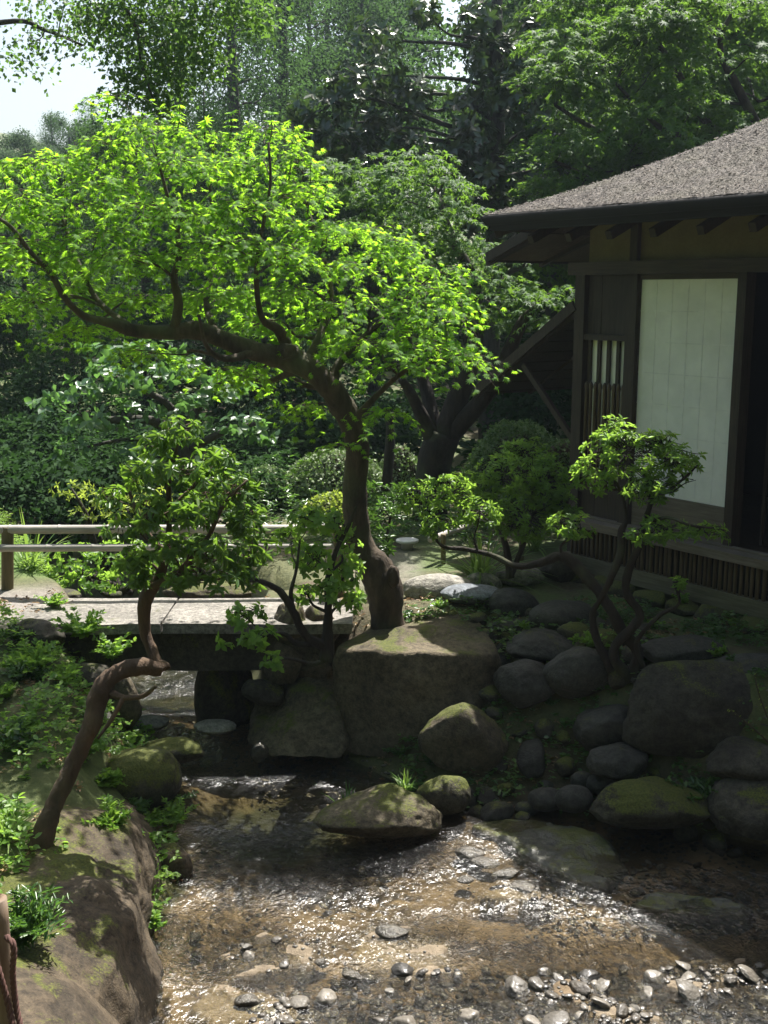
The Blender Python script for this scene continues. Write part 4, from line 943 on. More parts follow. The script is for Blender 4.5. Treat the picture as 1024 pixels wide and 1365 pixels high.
bs = [[(200, 785, 5.45, 12), (240, 760, 5.3, 9), (275, 720, 5.2, 7), (300, 670, 5.2, 5), (330, 640, 5.2, 3)], [(222, 740, 5.45, 8), (190, 700, 5.5, 6), (170, 650, 5.6, 4)], [(226, 680, 5.45, 7), (265, 640, 5.5, 5), (290, 600, 5.6, 3)],
      [(150, 925, 5.25, 12), (165, 930, 5.2, 8), (190, 928, 5.15, 7), (208, 915, 5.1, 5)], [(165, 930, 5.2, 7), (148, 960, 5.15, 6), (130, 985, 5.1, 4)]]
ap = [q2]; ar = [np.linspace(.03, .008, len(q2))]
for b_ in bs:
    q = tube(wb, PP([t[:3] for t in b_]), pxr([t[3] for t in b_], [t[2] for t in b_]), 7, 4, .12, 17)
    if b_[0][1] < 900: ap.append(q); ar.append(np.linspace(.016, .006, len(q)))
pads = padlist([(205, 590, 5.5, 35, .16, 22), (240, 570, 5.4, 30, .15, 20), (185, 630, 5.6, 30, .16, 22), (235, 625, 5.3, 38, .18, 26), (285, 610, 5.5, 32, .18, 22), (200, 680, 5.3, 34, .18, 28), (160, 700, 5.5, 26, .15, 20), (255, 680, 5.2, 40, .2, 30), (310, 650, 5.3, 34, .18, 28), (330, 690, 5.4, 26, .16, 28), (225, 730, 5.3, 34, .18, 26), (280, 730, 5.2, 38, .18, 28), (320, 740, 5.3, 22, .14, 22), (180, 740, 5.4, 24, .14, 18), (280, 650, 5.7, 36, .2, 26), (150, 660, 5.7, 22, .14, 18), (190, 765, 5.4, 24, .14, 16), (240, 768, 5.2, 30, .16, 16), (300, 770, 5.2, 30, .16, 18), (345, 730, 5.4, 20, .12, 20), (335, 770, 5.3, 16, .1, 14)])
limbs(wb, np.vstack(ap), np.concatenate(ar), pads, rng, .5, 5, .15)
lf = MB(); tw = MB(); crown_rosette(lf, tw, pads, 2600, rng, .06, LANCE, 6, .2, .75, .002, (.15, 1.))
merge(wb, tw); wbuild(wb, 'trunk', M_bark_r, lt); wbuild(lf, 'crown', L_droop, lt)

# ---- broad-leaved light green shrub left of the maple trunk
rng = np.random.default_rng(3)
def shrub(name, label, base, stems, padl, T, size, per, mat, k=6, up=.6, droop=.1, bark=M_bark_d, seed=0, cat='shrub', tint=(.1, .9), twr=.0025, group=None, shell=.4, seg=8, r1=.5, open_=1.0, gap=-.28):
    rng = np.random.default_rng(seed); o = tree_obj(name, P(*base), label, cat, group); wb = MB(); ap = []; ar = []
    for b_ in stems:
        pts = PP([t[:3] for t in b_]); rr = pxr([t[3] for t in b_], [t[2] for t in b_]); q = tube(wb, pts, [x*.85 for x in rr], seg, 6, .24, seed, freq=16)
        ap.append(q); ar.append(np.interp(np.linspace(0, 1, len(q)), np.linspace(0, 1, len(rr)), rr))
    pads = padlist(padl); lf = MB(); tw = MB()
    if stems: limbs(wb, np.vstack(ap), np.concatenate(ar), pads, rng, r1, 5, .12)
    crown_rosette(lf, tw, pads, per*3.6, rng, size, T, k, up, droop, twr, tint, shell, open_, gap)
    merge(wb, tw); wbuild(wb, 'stems', bark, o); wbuild(lf, 'crown', mat, o); return o
shrub('shrub', 'light green broad-leaved shrub against the left of the maple trunk', (436, 872, 7.0),
  [[(434, 880, 7.0, 22), (436, 850, 7.0, 16), (438, 810, 7.0, 13), (438, 770, 7.0, 10), (450, 730, 7.0, 8), (465, 700, 7.0, 6), (475, 675, 6.9, 4)],
   [(430, 860, 7.0, 18), (408, 848, 6.95, 14), (392, 818, 6.9, 13), (375, 790, 6.85, 12), (350, 776, 6.8, 9), (325, 772, 6.8, 6)],
   [(420, 858, 7.0, 12), (395, 858, 6.9, 9), (378, 845, 6.85, 7), (350, 850, 6.8, 5)], [(392, 818, 6.9, 9), (388, 790, 6.9, 7), (395, 760, 6.9, 5), (400, 720, 6.9, 3)]],
  [(410, 690, 7.0, 28, .2, 18), (450, 700, 7.1, 26, .2, 22), (420, 745, 7.0, 30, .2, 26), (465, 760, 7.1, 22, .2, 26), (440, 790, 6.9, 26, .18, 22), (475, 800, 7.1, 16, .15, 18), (405, 790, 7.1, 18, .15, 16), (385, 720, 7.2, 22, .15, 18), (325, 820, 6.8, 34, .15, 18), (345, 850, 6.7, 30, .15, 16), (310, 850, 6.8, 22, .14, 12), (365, 880, 6.75, 22, .12, 10), (470, 730, 7.2, 20, .15, 16)],
  OVAL, .055, 560, L_bright, 5, .4, .35, seed=3, tint=(.2, 1.))
# ---- small leaves in front of trunk at the maple base right
shrub('shrub', 'small-leaved bush with whitish shine between the maple trunk and the long azalea branch', (520, 760, 8.4), [[(520, 765, 8.4, 8), (515, 730, 8.4, 6), (520, 690, 8.4, 4)]],
  [(510, 690, 8.3, 30, .2, 20), (530, 660, 8.5, 24, .2, 18), (515, 725, 8.2, 22, .18, 14), (495, 650, 8.6, 14, .15, 12)], LANCE, .055, 420, L_dark, 6, seed=4, tint=(.3, 1.))
# ---- azalea with the long low branch and bright crown in front of the house
shrub('azalea_shrub', 'twisted multi-stemmed azalea with a sunlit crown in front of the white screen', (825, 890, 6.75),
  [[(842, 905, 6.75, 24), (850, 870, 6.75, 20), (832, 845, 6.75, 18), (815, 815, 6.75, 17), (798, 790, 6.8, 16), (775, 762, 6.85, 18), (750, 742, 6.9, 17), (720, 750, 6.95, 13), (690, 755, 7.0, 11), (655, 740, 7.05, 8), (620, 732, 7.1, 7), (590, 728, 7.1, 5), (572, 705, 7.1, 3)],
   [(838, 905, 6.75, 22), (820, 880, 6.7, 17), (822, 858, 6.7, 15), (848, 832, 6.65, 15), (852, 815, 6.65, 13), (835, 790, 6.65, 13), (838, 760, 6.65, 12), (856, 720, 6.6, 11), (862, 690, 6.6, 9), (868, 660, 6.6, 7), (855, 625, 6.6, 5)],
   [(815, 895, 6.75, 14), (795, 850, 6.8, 12), (790, 820, 6.8, 10), (800, 800, 6.75, 9), (815, 770, 6.7, 12), (828, 735, 6.7, 14), (828, 710, 6.7, 12), (835, 690, 6.7, 6), (825, 650, 6.7, 5), (800, 620, 6.7, 3)],
   [(868, 905, 6.7, 8), (850, 870, 6.7, 8), (852, 850, 6.7, 7), (880, 820, 6.65, 7), (905, 805, 6.6, 5), (900, 780, 6.6, 4)],
   [(866, 665, 6.6, 7), (890, 655, 6.5, 5), (915, 635, 6.45, 4), (930, 620, 6.4, 2)], [(856, 700, 6.6, 7), (890, 690, 6.4, 5), (920, 700, 6.3, 4), (960, 705, 6.3, 3)], [(800, 790, 6.8, 10), (812, 815, 6.75, 9), (822, 840, 6.75, 8)]],
  [(835, 605, 6.7, 62, 0.26, 40), (900, 612, 6.55, 38, 0.18, 22), (790, 632, 6.75, 30, 0.2, 26), (860, 645, 6.6, 46, 0.24, 24), (928, 640, 6.45, 22, 0.1, 12), (815, 572, 6.75, 34, 0.18, 18), (880, 590, 6.65, 34, 0.18, 16), (765, 698, 6.85, 34, 0.18, 18), (870, 706, 6.45, 56, 0.2, 18), (935, 708, 6.35, 38, 0.14, 12), (975, 716, 6.3, 12, 0.08, 7), (906, 776, 6.6, 12, 0.08, 8), (600, 655, 7.05, 46, 0.22, 26), (560, 660, 7.15, 34, 0.2, 26), (640, 680, 7.0, 36, 0.2, 20), (585, 700, 7.1, 34, 0.18, 14)],
  LANCE, .046, 1300, L_bright, 6, .5, .25, seed=5, tint=(.0, .9), shell=.0, gap=.0)
shrub('azalea_shrub', 'dark glossy azalea filling the space left of the house corner', (680, 760, 8.1), [[(680, 770, 8.1, 14), (675, 730, 8.1, 10), (660, 690, 8.1, 7), (640, 650, 8.1, 4)], [(682, 765, 8.1, 10), (700, 720, 8.1, 8), (715, 670, 8.1, 5)]],
  [(670, 635, 8.0, 50, 0.3, 34), (720, 640, 8.15, 44, 0.3, 40), (640, 680, 7.9, 44, 0.26, 26), (700, 690, 8.0, 50, 0.3, 30), (745, 680, 8.2, 30, 0.25, 30), (620, 650, 7.95, 34, 0.22, 24), (700, 600, 8.3, 34, 0.22, 20)],
  LANCE, .05, 1000, L_bright, 6, .5, .2, seed=6, tint=(.0, .7), shell=.1, gap=-.1)

# ---- forked tree behind, in front of the hedge
def forktree():
    rng = np.random.default_rng(12)
    o = tree_obj('forked_tree', P(575, 725, 11), 'dark forked tree with layered dark green crown between maple and house', 'tree'); wb = MB()
    br = [[(574, 745, 11, 56), (574, 700, 11, 48), (574, 650, 11, 44), (582, 605, 11, 46), (592, 578, 11, 44)], [(595, 585, 11, 34), (602, 555, 11, 30), (618, 510, 11, 28), (630, 460, 11, 27), (633, 415, 11, 24), (628, 370, 11, 18), (600, 310, 11, 10), (580, 250, 11.2, 6)],
          [(598, 580, 11, 30), (630, 548, 10.9, 24), (662, 505, 10.8, 20), (682, 460, 10.8, 18), (700, 425, 10.8, 14), (730, 395, 10.8, 8)], [(578, 590, 11, 24), (565, 560, 10.9, 18), (548, 525, 10.8, 14), (535, 505, 10.7, 9)], [(582, 600, 11, 26), (575, 550, 11.1, 20), (562, 500, 11.2, 14), (540, 440, 11.2, 9), (520, 360, 11.3, 7), (490, 290, 11.4, 5)],
          [(630, 450, 11, 14), (650, 420, 11.2, 10), (670, 370, 11.3, 7)], [(512, 690, 11.4, 16), (516, 640, 11.4, 14), (520, 590, 11.4, 12), (520, 550, 11.4, 10)]]
    ap = []; ar = []
    for b_ in br:
        rr = pxr([t[3] for t in b_], [t[2] for t in b_]); q = tube(wb, PP([t[:3] for t in b_]), rr, 12, 5, .1, 5); ap.append(q); ar.append(np.interp(np.linspace(0, 1, len(q)), np.linspace(0, 1, len(rr)), rr))
    pads = padlist([(465, 225, 11.4, 50, .6, 12), (520, 235, 11.2, 40, .5, 12), (560, 215, 11.2, 40, .6, 14), (590, 245, 11.0, 40, .6, 14), (470, 260, 11.2, 45, .5, 12), (535, 265, 11.1, 50, .6, 12), (600, 285, 11.0, 45, .6, 14), (500, 300, 11.3, 50, .6, 14), (560, 310, 10.9, 50, .6, 14), (620, 330, 11.0, 45, .6, 14), (580, 350, 10.9, 50, .6, 14), (640, 375, 11.0, 55, .6, 16), (690, 395, 10.9, 45, .6, 14), (735, 390, 10.9, 36, .5, 16), (600, 400, 11.0, 45, .6, 14), (660, 420, 11.2, 40, .5, 12), (720, 425, 11.0, 40, .5, 12), (560, 400, 11.2, 40, .5, 12), (655, 345, 11.2, 30, .5, 10), (440, 300, 11.6, 30, .4, 10)])
    limbs(wb, np.vstack(ap), np.concatenate(ar), pads, rng, .4, 5, .1); lf = MB(); crown_spray(lf, None, pads, 150, rng, .06, MAPLE5, .3, .004)
    wbuild(wb, 'trunk', M_bark_d, o); wbuild(lf, 'crown', L_maple2, o)
forktree()

# ================================================================== MIDDLE DISTANCE
def bushes(name, label, base, padl, T, size, per, mat, k=6, seed=0, cat='bush', stem=True, tint=(.1, .9), group=None, scat=False, clump=.08, m=8, shell=.55):
    rng = np.random.default_rng(seed); o = tree_obj(name, P(*base), label, cat, group); pads = padlist(padl); lf = MB(); wb = MB()
    if stem:
        b0 = P(*base); 
        for c, r in pads: tube(wb, [b0+rng.normal(size=3)*.05*np.array([1, 1, 0]), (b0+c)/2+rng.normal(size=3)*.08, c], [.028, .02, .008], 6, 3, .15)
    if scat: crown_scatter(lf, pads, per, rng, size, T, .7, tint, shell, clump, m)
    else: crown_rosette(lf, None, pads, per*3.2, rng, size, T, k, .6, .1, tint=tint, shell=shell)
    wbuild(wb, 'stems', M_bark_d, o); wbuild(lf, 'crown', mat, o); return o
def hedge(label, pts, size, seed, per=1500, mat=L_hedge, mats=.03):
    """clipped mound: a dense skin of small leaves over a dark twiggy core"""
    rng = np.random.default_rng(seed); b = P(pts[0], pts[1], pts[2]); o = tree_obj('clipped_hedge', (b[0], b[1], 0), label, 'hedge')
    rx, ry, rz_ = pts[3], pts[4], pts[5]; c = np.array([b[0], b[1], b[2]])
    V, Fc = rockV((rx*.8, ry*.8, rz_*.84), seed, .1, .1, 4); core = MB(); core.add(V+c, Fc, .2)
    n = int(per*rx*ry*30); u = runit(rng, n); u[:, 2] = np.abs(u[:, 2])*1.0-.15
    lum = 1+.07*fbm(u*3+seed, 3, seed); p = c+u*np.array([rx, ry, rz_])*lum[:, None]*rng.uniform(.9, 1.06, n)[:, None]
    lf = MB(); leaves(lf, QUAD, p, u*.5+rng.normal(size=(n, 3))*.7, u+rng.normal(size=(n, 3))*.5, size*rng.uniform(.6, 1.2, n), rng.random(n))
    wbuild(core, 'branch_core', M_twig, o); wbuild(lf, 'foliage', mat, o)
def mound(label, x0, y0, x1, ybase, Yd, seed, size=.035, dy=.8, mat=L_hedge):
    s = M_PX(Yd); rx = (x1-x0)/2*s; top = P((x0+x1)/2, y0, Yd); bot = P((x0+x1)/2, ybase, Yd); h_ = top[2]-bot[2]
    hedge(label, ((x0+x1)/2, ybase, Yd, rx, rx*dy, h_), size, seed, 1500, mat)
mound('round clipped azalea mound behind the dark forked tree beside the house', 606, 545, 770, 690, 12.3, 31)
mound('long clipped azalea mound behind the maple trunk', 372, 592, 524, 668, 11.6, 32, mat=L_hedge2)
mound('low clipped mound behind the leaning tree crown', 312, 614, 402, 680, 11.7, 33, mat=L_hedge2)
mound('pale flat clipped hedge below the long mound', 392, 652, 500, 706, 11.0, 34, mat=L_yel)
mound('small clipped mound between the maple and the forked tree', 500, 585, 566, 660, 12.0, 35, mat=L_hedge2)
mound('clipped mound half hidden behind the house corner post', 690, 575, 800, 690, 11.2, 36)
bushes('small_tree', 'yellow-green feathery small tree behind the railing', (140, 760, 9.6), [(95, 650, 9.4, 32, .3, 8), (130, 665, 9.5, 45, .35, 12), (170, 680, 9.4, 42, .35, 12), (110, 685, 9.5, 30, .25, 8), (200, 660, 9.6, 34, .3, 10), (185, 640, 9.7, 24, .2, 6)], LANCE, .05, 300, L_yel, 5, 41, 'small tree', tint=(.2, 1.))
bushes('bush', 'low leafy bush behind the railing at the left end of the bridge', (160, 790, 8.8), [(100, 745, 8.8, 40, .3, 26), (160, 740, 8.9, 44, .3, 30), (215, 745, 8.8, 40, .3, 26), (130, 775, 8.6, 44, .25, 16), (200, 775, 8.6, 30, .25, 14), (80, 770, 8.8, 22, .2, 14)], OVAL, .045, 420, L_bright, 5, 42, tint=(.0, .8))
bushes('bush', 'purplish-grey dense bush behind the drooping leaves at the bridge', (290, 790, 9.0), [(270, 730, 9.0, 44, .3, 28), (320, 740, 9.0, 36, .3, 26), (240, 760, 8.9, 32, .3, 18), (360, 720, 9.2, 36, .3, 26), (390, 760, 9.2, 30, .3, 22)], LANCE, .04, 460, L_hedge, 5, 43, tint=(.3, 1.))
# pale broad-leaved tree at mid left
def paletree():
    rng = np.random.default_rng(15); o = tree_obj('broadleaf_tree', P(250, 720, 10.8), 'spreading tree with pale shining broad leaves behind the left of the maple', 'tree'); wb = MB()
    br = [[(262, 745, 10.8, 30), (258, 680, 10.8, 26), (250, 620, 10.8, 22), (240, 575, 10.8, 20)], [(240, 580, 10.8, 16), (200, 560, 10.7, 12), (150, 560, 10.6, 9), (110, 555, 10.5, 5)], [(242, 580, 10.8, 15), (262, 545, 10.9, 12), (280, 520, 11, 9), (310, 500, 11, 6)], [(240, 575, 10.8, 14), (225, 540, 10.7, 10), (190, 520, 10.6, 7), (150, 500, 10.5, 5)], [(250, 600, 10.8, 12), (300, 575, 10.7, 9), (340, 565, 10.6, 6)]]
    ap = []; ar = []
    for b_ in br:
        rr = pxr([t[3] for t in b_], [t[2] for t in b_]); q = tube(wb, PP([t[:3] for t in b_]), rr, 9, 5, .1, 5); ap.append(q); ar.append(np.interp(np.linspace(0, 1, len(q)), np.linspace(0, 1, len(rr)), rr))
    pads = padlist([(60, 540, 10.5, 34, .4, 14), (100, 520, 10.5, 44, .4, 18), (150, 500, 10.6, 50, .5, 18), (120, 560, 10.4, 40, .4, 18), (200, 500, 10.6, 50, .5, 20), (180, 550, 10.5, 50, .5, 20), (250, 490, 10.9, 50, .5, 18), (240, 535, 10.6, 44, .5, 16), (300, 515, 10.9, 44, .5, 18), (310, 560, 10.8, 44, .5, 16), (100, 600, 10.4, 30, .3, 16), (180, 600, 10.5, 36, .4, 16), (150, 470, 10.8, 50, .4, 14), (210, 460, 10.9, 50, .4, 12), (350, 575, 10.9, 40, .4, 14)])
    limbs(wb, np.vstack(ap), np.concatenate(ar), pads, rng, .5, 5, .1); lf = MB(); crown_rosette(lf, None, pads, 330, rng, .10, OVAL, 5, .5, .25, tint=(.1, 1.))
    wbuild(wb, 'trunk', M_bark_g, o); wbuild(lf, 'crown', L_pale, o)
paletree()
# grass tuft
def tuft(name, label, c, n, L, mat, seed, spread=.8, wd=.035, cat='grass tuft', group=None, up=1.):
    rng = np.random.default_rng(seed); mb = MB(); tv, tf = _blade(wd)
    for _ in range(n):
        a = rng.random()*6.28; tilt = rng.uniform(.1, spread); l = L*rng.uniform(.5, 1.1); d = np.array([math.cos(a)*tilt, math.sin(a)*tilt, up]); d /= np.linalg.norm(d)
        out_ = np.array([math.cos(a), math.sin(a), 0]); sd = np.cross(d, (0, 0, 1)); sd /= np.linalg.norm(sd)+1e-9; bend = rng.uniform(.3, 1.1)*tilt
        t = tv[:, 1]; ctr = d*(t*l)[:, None]+out_*(bend*l*.7*t**2)[:, None]-np.array([0, 0, 1])*(bend*l*.75*t**2.2)[:, None]
        V = ctr+sd*(tv[:, 0]*l)[:, None]+np.array([rng.normal()*.02, rng.normal()*.02, 0]); mb.add(V, tf, rng.random())
    o = mb.build(name, mat); o.location = c; return tag(o, label, cat, group)
tuft('grass_tuft', 'large tuft of long arching strap leaves behind the pale stones', G(640, 776, 0), 130, .5, L_grass, 51, 1.5, .02)
tuft('grass_tuft', 'broad tuft of arching leaves by the house corner', G(735, 745, 0)+np.array([-.1, .3, 0]), 50, .34, L_grass, 52, 1.2, .03)
tuft('grass_tuft', 'sunlit grass tuft on the gravel beside the leaning slab-like stone', G(540, 1052, -.86), 60, .16, L_grass, 53, 1.2, .03)
tuft('grass_tuft', 'small dark upright grass tuft left of the pointed stream stone', G(462, 1085, -.9), 34, .2, L_dark, 54, .5, .03)
tuft('grass_tuft', 'dim grass tuft at the foot of the huge boulder', G(440, 998, -.86), 40, .11, L_grass, 55, 1.4, .05)
tuft('grass_tuft', 'tall grass with one long arching blade behind the railing post', P(40, 770, 8.8), 46, .6, L_grass, 56, .8, .014)
tuft('grass_tuft', 'fine grass on the bank to the left of the leaning tree foot', G(8, 1120, -.36), 60, .2, L_grass, 57, 1.3, .03)
# ferns and weeds
def weed(label, c, n, L, mat, seed, T=LANCE, ls=.03, name='leafy_weed', cat='plant', group=None):
    rng = np.random.default_rng(seed); mb = MB(); 
    for _ in range(n):
        a = rng.random()*6.28; tl = rng.uniform(.2, 1.2); d = np.array([math.cos(a)*tl, math.sin(a)*tl, 1]); d /= np.linalg.norm(d); l = L*rng.uniform(.5, 1.1); m = 7
        t = np.linspace(.15, 1, m); pt = d*(t*l)[:, None]-np.array([0, 0, .35])*(l*t**2)[:, None]; st0 = rng.normal(size=3)*np.array([.004, .004, 0])
        tube(mb, np.vstack([np.zeros(3), pt[2::2]])+st0, [.0025, .002, .0015, .001], 3, 0, cap=False, tint=.3)
        sd = np.cross(d, (0, 0, 1)); sd /= np.linalg.norm(sd)+1e-9
        for sg in (-1, 1, 0):
            dd = d*.5+sd*sg+rng.normal(size=(m, 3))*.25; nn = np.array([0, 0, 1.])+rng.normal(size=(m, 3))*.3
            leaves(mb, T, pt+st0, dd, nn, ls*rng.uniform(.7, 1.2, m)*(1.2-t*.5), np.clip(rng.random(m), 0, 1))
    o = mb.build(name, mat); o.location = c; return tag(o, label, cat, group)
weed('little bright weed growing at the waterline of the long brown bank rock', G(208, 1240, -.88), 7, .13, L_bright, 61, OVAL, .03)
weed('leafy weed clump on the bank beside the grey rounded stone', G(150, 1105, -.5), 12, .22, L_bright, 62, LANCE, .05)
weed('leafy sprigs leaning over the water below the dark mossy boulder', G(235, 1100, -.82), 9, .22, L_bright, 63, LANCE, .045)
weed('dark fern at the foot of the right bank', G(930, 1075, -.72), 14, .3, L_dark, 64, LANCE, .055, 'fern', 'fern')
weed('dense dark juniper-like clump in the lower left beside the bank rock', G(30, 1255, -.35), 44, .3, L_dark, 65, NARROW, .06, 'juniper_clump', 'shrub')
weed('small fern between the upright stone and dark mossy boulder', G(160, 990, -.75), 12, .2, L_dark, 66, LANCE, .05, 'fern', 'fern')
weed('pale weed between the pale long stone and the huge boulder top', G(588, 812, -.02), 14, .12, L_bright, 67, OVAL, .025)
weed('small ivy sprig at the base of the twisted azalea', G(790, 862, -.05), 16, .14, L_bright, 68, OVAL, .035)
weed('bright leafy weed hanging over the left end of the bridge', G(110, 850, -.02), 22, .3, L_bright, 69, OVAL, .05)
weed('leafy weed hanging under the middle of the bridge edge', G(150, 880, -.2), 16, .28, L_bright, 70, OVAL, .045)
weed('low green weed at the foot board of the tea house', G(905, 800, .05)+np.array([0, -.1, 0]), 7, .12, L_bright, 71, OVAL, .03)
weed('weed by the railing post with bright leaves', G(70, 810, 0), 14, .18, L_bright, 72, OVAL, .035)
weed('tiny weed rooted between the dark rounded stones of the moss edge', G(700, 838, -.03), 8, .08, L_bright, 73, OVAL, .02)
weed('small seedling on the moss right of the broad flat dark stone', G(768, 856, -.03), 6, .09, L_bright, 74, OVAL, .022)
weed('tall weed on the left bank beside the sunlit boulder', G(40, 900, -.15), 26, .34, L_bright, 75, LANCE, .06)
wr = np.random.default_rng(66)
for k in range(34):
    x_, y_ = wr.uniform(-2.6, -1.25), wr.uniform(4.9, 7.2)
    if sdist(np.array([x_]), np.array([y_]))[0] < .06: continue
    weed('leafy weed in the low growth covering the left bank', (x_, y_, gz(x_, y_)), int(wr.integers(8, 18)), wr.uniform(.12, .3), L_bright if k % 3 else L_dark, 200+k, (OVAL, LANCE)[k % 2], wr.uniform(.025, .05), group='weeds on the left bank')
for k in range(22):
    x_, y_ = wr.uniform(.1, 2.6), wr.uniform(6.1, 7.6)
    if sdist(np.array([x_]), np.array([y_]))[0] < .05: continue
    weed('little dim weed among the stones of the right bank', (x_, y_, gz(x_, y_)), int(wr.integers(5, 12)), wr.uniform(.06, .16), L_dark if k % 3 else L_bright, 300+k, OVAL, wr.uniform(.02, .035), group='weeds on the right bank')
# dry twig at the right border
tg = tree_obj('thin_sapling', P(1040, 1010, 5.6), 'thin bare sapling with few leaf buds at the right border', 'sapling'); wb = MB(); lf = MB(); rng = np.random.default_rng(4)
for b_ in ([(1045, 1015, 5.6, 5), (1020, 985, 5.6, 3), (985, 955, 5.6, 2), (972, 945, 5.6, 1.5)], [(1045, 1010, 5.6, 5), (1025, 960, 5.6, 3), (1012, 925, 5.6, 2), (1006, 900, 5.6, 1.5)]):
    q = tube(wb, PP([t[:3] for t in b_]), pxr([t[3] for t in b_], [5.6]*4), 5, 5)
    q = q[5:]; leaves(lf, LANCE, q, rng.normal(size=(len(q), 3))*.6+np.array([0, 0, .5]), rng.normal(size=(len(q), 3)), .018, rng.random(len(q)))
wbuild(wb, 'stem', M_twig, tg); wbuild(lf, 'leaves', L_yel, tg)

# ground cover: left bank, right bank ivy, leaf litter
def cover(label, name, gen, n, size, T, mat, seed, lift=.06, cat='ground cover'):
    rng = np.random.default_rng(seed); pts = []
    for _ in range(n): pts.append(gen())
    pts = np.array(pts); z = zones(pts[:, 0], pts[:, 1])[0]; d = sdist(pts[:, 0], pts[:, 1]); nz = fbm(np.stack([pts[:, 0]*2.6, pts[:, 1]*2.6, 0*z], -1), 3, seed); ok = (d > .03) & (nz > -.12); pts = pts[ok]; z = z[ok]; nz = nz[ok]
    p = np.stack([pts[:, 0], pts[:, 1], z], -1); mb = MB(); k = len(p); h_ = lift*rng.random(k)*(1+nz*2)
    for j in range(4):
        a = rng.random(k)*6.28; dd = np.stack([np.cos(a), np.sin(a), .2+rng.normal(size=k)*.3], -1); q = p+rng.normal(size=(k, 3))*.012; q[:, 2] = p[:, 2]+h_+.01
        leaves(mb, T, q, dd, np.array([0, 0, 1.])+rng.normal(size=(k, 3))*.35, size*rng.uniform(.6, 1.3, k), np.clip(.5+nz+rng.normal(size=k)*.2, 0, 1))
    tag(mb.build(name, mat), label, cat, kind='stuff')
R2 = random.Random(5)
def rect(x0, x1, y0, y1): return lambda: (R2.uniform(x0, x1), R2.uniform(y0, y1))
cover('low leafy ground cover on the left bank', 'ground_cover', rect(-3.4, -1.05, 4.3, 7.5), 5200, .035, OVAL, L_bright, 81, .12)
cover('thin ivy scattered on the shaded right bank', 'ivy', rect(.1, 3.0, 6.0, 7.8), 3600, .034, OVAL, L_dark, 82, .07)
cover('bright grass and weeds beyond the railing', 'grass', rect(-5, -1.9, 8.3, 10.5), 9000, .05, NARROW, L_grass, 83, .1, 'grass')
cover('dark undergrowth beyond the path', 'undergrowth', rect(-1.5, 4.5, 9.5, 13.5), 6000, .06, LANCE, L_dark, 84, .2, 'undergrowth')
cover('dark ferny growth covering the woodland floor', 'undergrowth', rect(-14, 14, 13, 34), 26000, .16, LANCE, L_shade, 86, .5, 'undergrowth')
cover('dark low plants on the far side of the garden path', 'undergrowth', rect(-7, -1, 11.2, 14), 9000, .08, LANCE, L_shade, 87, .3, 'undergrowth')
cover('dry fallen leaves lying on the banks', 'fallen_leaves', rect(-3.0, 2.8, 4.3, 8.1), 3000, .032, LANCE, mat_leaf('dry_leaf', (.12, .06, .03), (.22, .13, .06), (.34, .24, .12), (.3, .2, .1), .2), 85, .015, 'leaf litter')

# ================================================================== BACKGROUND TREES
def bigleaf():
    rng = np.random.default_rng(21); o = tree_obj('magnolia_tree', (P(655, 400, 15.9)[0], 15.9, .1), 'tall magnolia with big shining leathery leaves behind the forked tree', 'tree'); wb = MB()
    b0 = np.array([P(655, 400, 15.9)[0], 15.9, .1]); tpts = [b0, b0+(0, 0, 2), b0+(.05, 0, 4), b0+(0, .1, 6.5), b0+(.1, 0, 8.5)]; q = tube(wb, tpts, [.16, .13, .10, .07, .03], 10, 6, .08)
    L = [(425, 150, 13, 40), (470, 120, 13, 40), (510, 100, 13.2, 34), (450, 190, 12.8, 40), (505, 170, 13, 40), (545, 130, 13.2, 34), (500, 50, 13.2, 36), (540, 200, 12.8, 36), (600, 210, 13, 34), (640, 180, 12.8, 40), (620, 140, 13.4, 30), (680, 130, 13, 40), (655, 80, 13.2, 40), (700, 60, 13.2, 40), (640, 30, 13.4, 34), (570, 20, 13.4, 24), (730, 20, 13.4, 40), (720, 170, 13, 30), (660, 235, 12.8, 40), (700, 280, 12.8, 36), (640, 285, 12.8, 36), (750, 330, 12.9, 34), (735, 240, 13, 30), (610, 265, 12.9, 30), (770, 210, 13.2, 26), (780, 90, 13.2, 30), (690, 330, 13, 30), (480, 225, 13.2, 26), (400, 175, 13.2, 26)]
    pads = padlist([(x, y, Yd+2.4, r*1.0, .6, r*.8) for x, y, Yd, r in L]); up_ = []
    for k in range(3):
        up_.append((b0+np.array([rng.uniform(.5, 2.6), rng.uniform(-1.0, .8), rng.uniform(5.6, 8.2)]), (.5, .5, .4)))
    limbs(wb, q, np.linspace(.16, .03, len(q)), pads+up_, rng, .45, 5, .05)
    lf = MB(); crown_rosette(lf, None, pads, 330, rng, .14, _lance(.24, .06, .1), 8, .5, .15, tint=(.1, 1.), shell=.3); crown_rosette(lf, None, up_, 60, rng, .17, _lance(.24, .06, .1), 8, .5, .15)
    wbuild(wb, 'trunk', M_bark_g, o); wbuild(lf, 'crown', L_mag, o)
bigleaf()
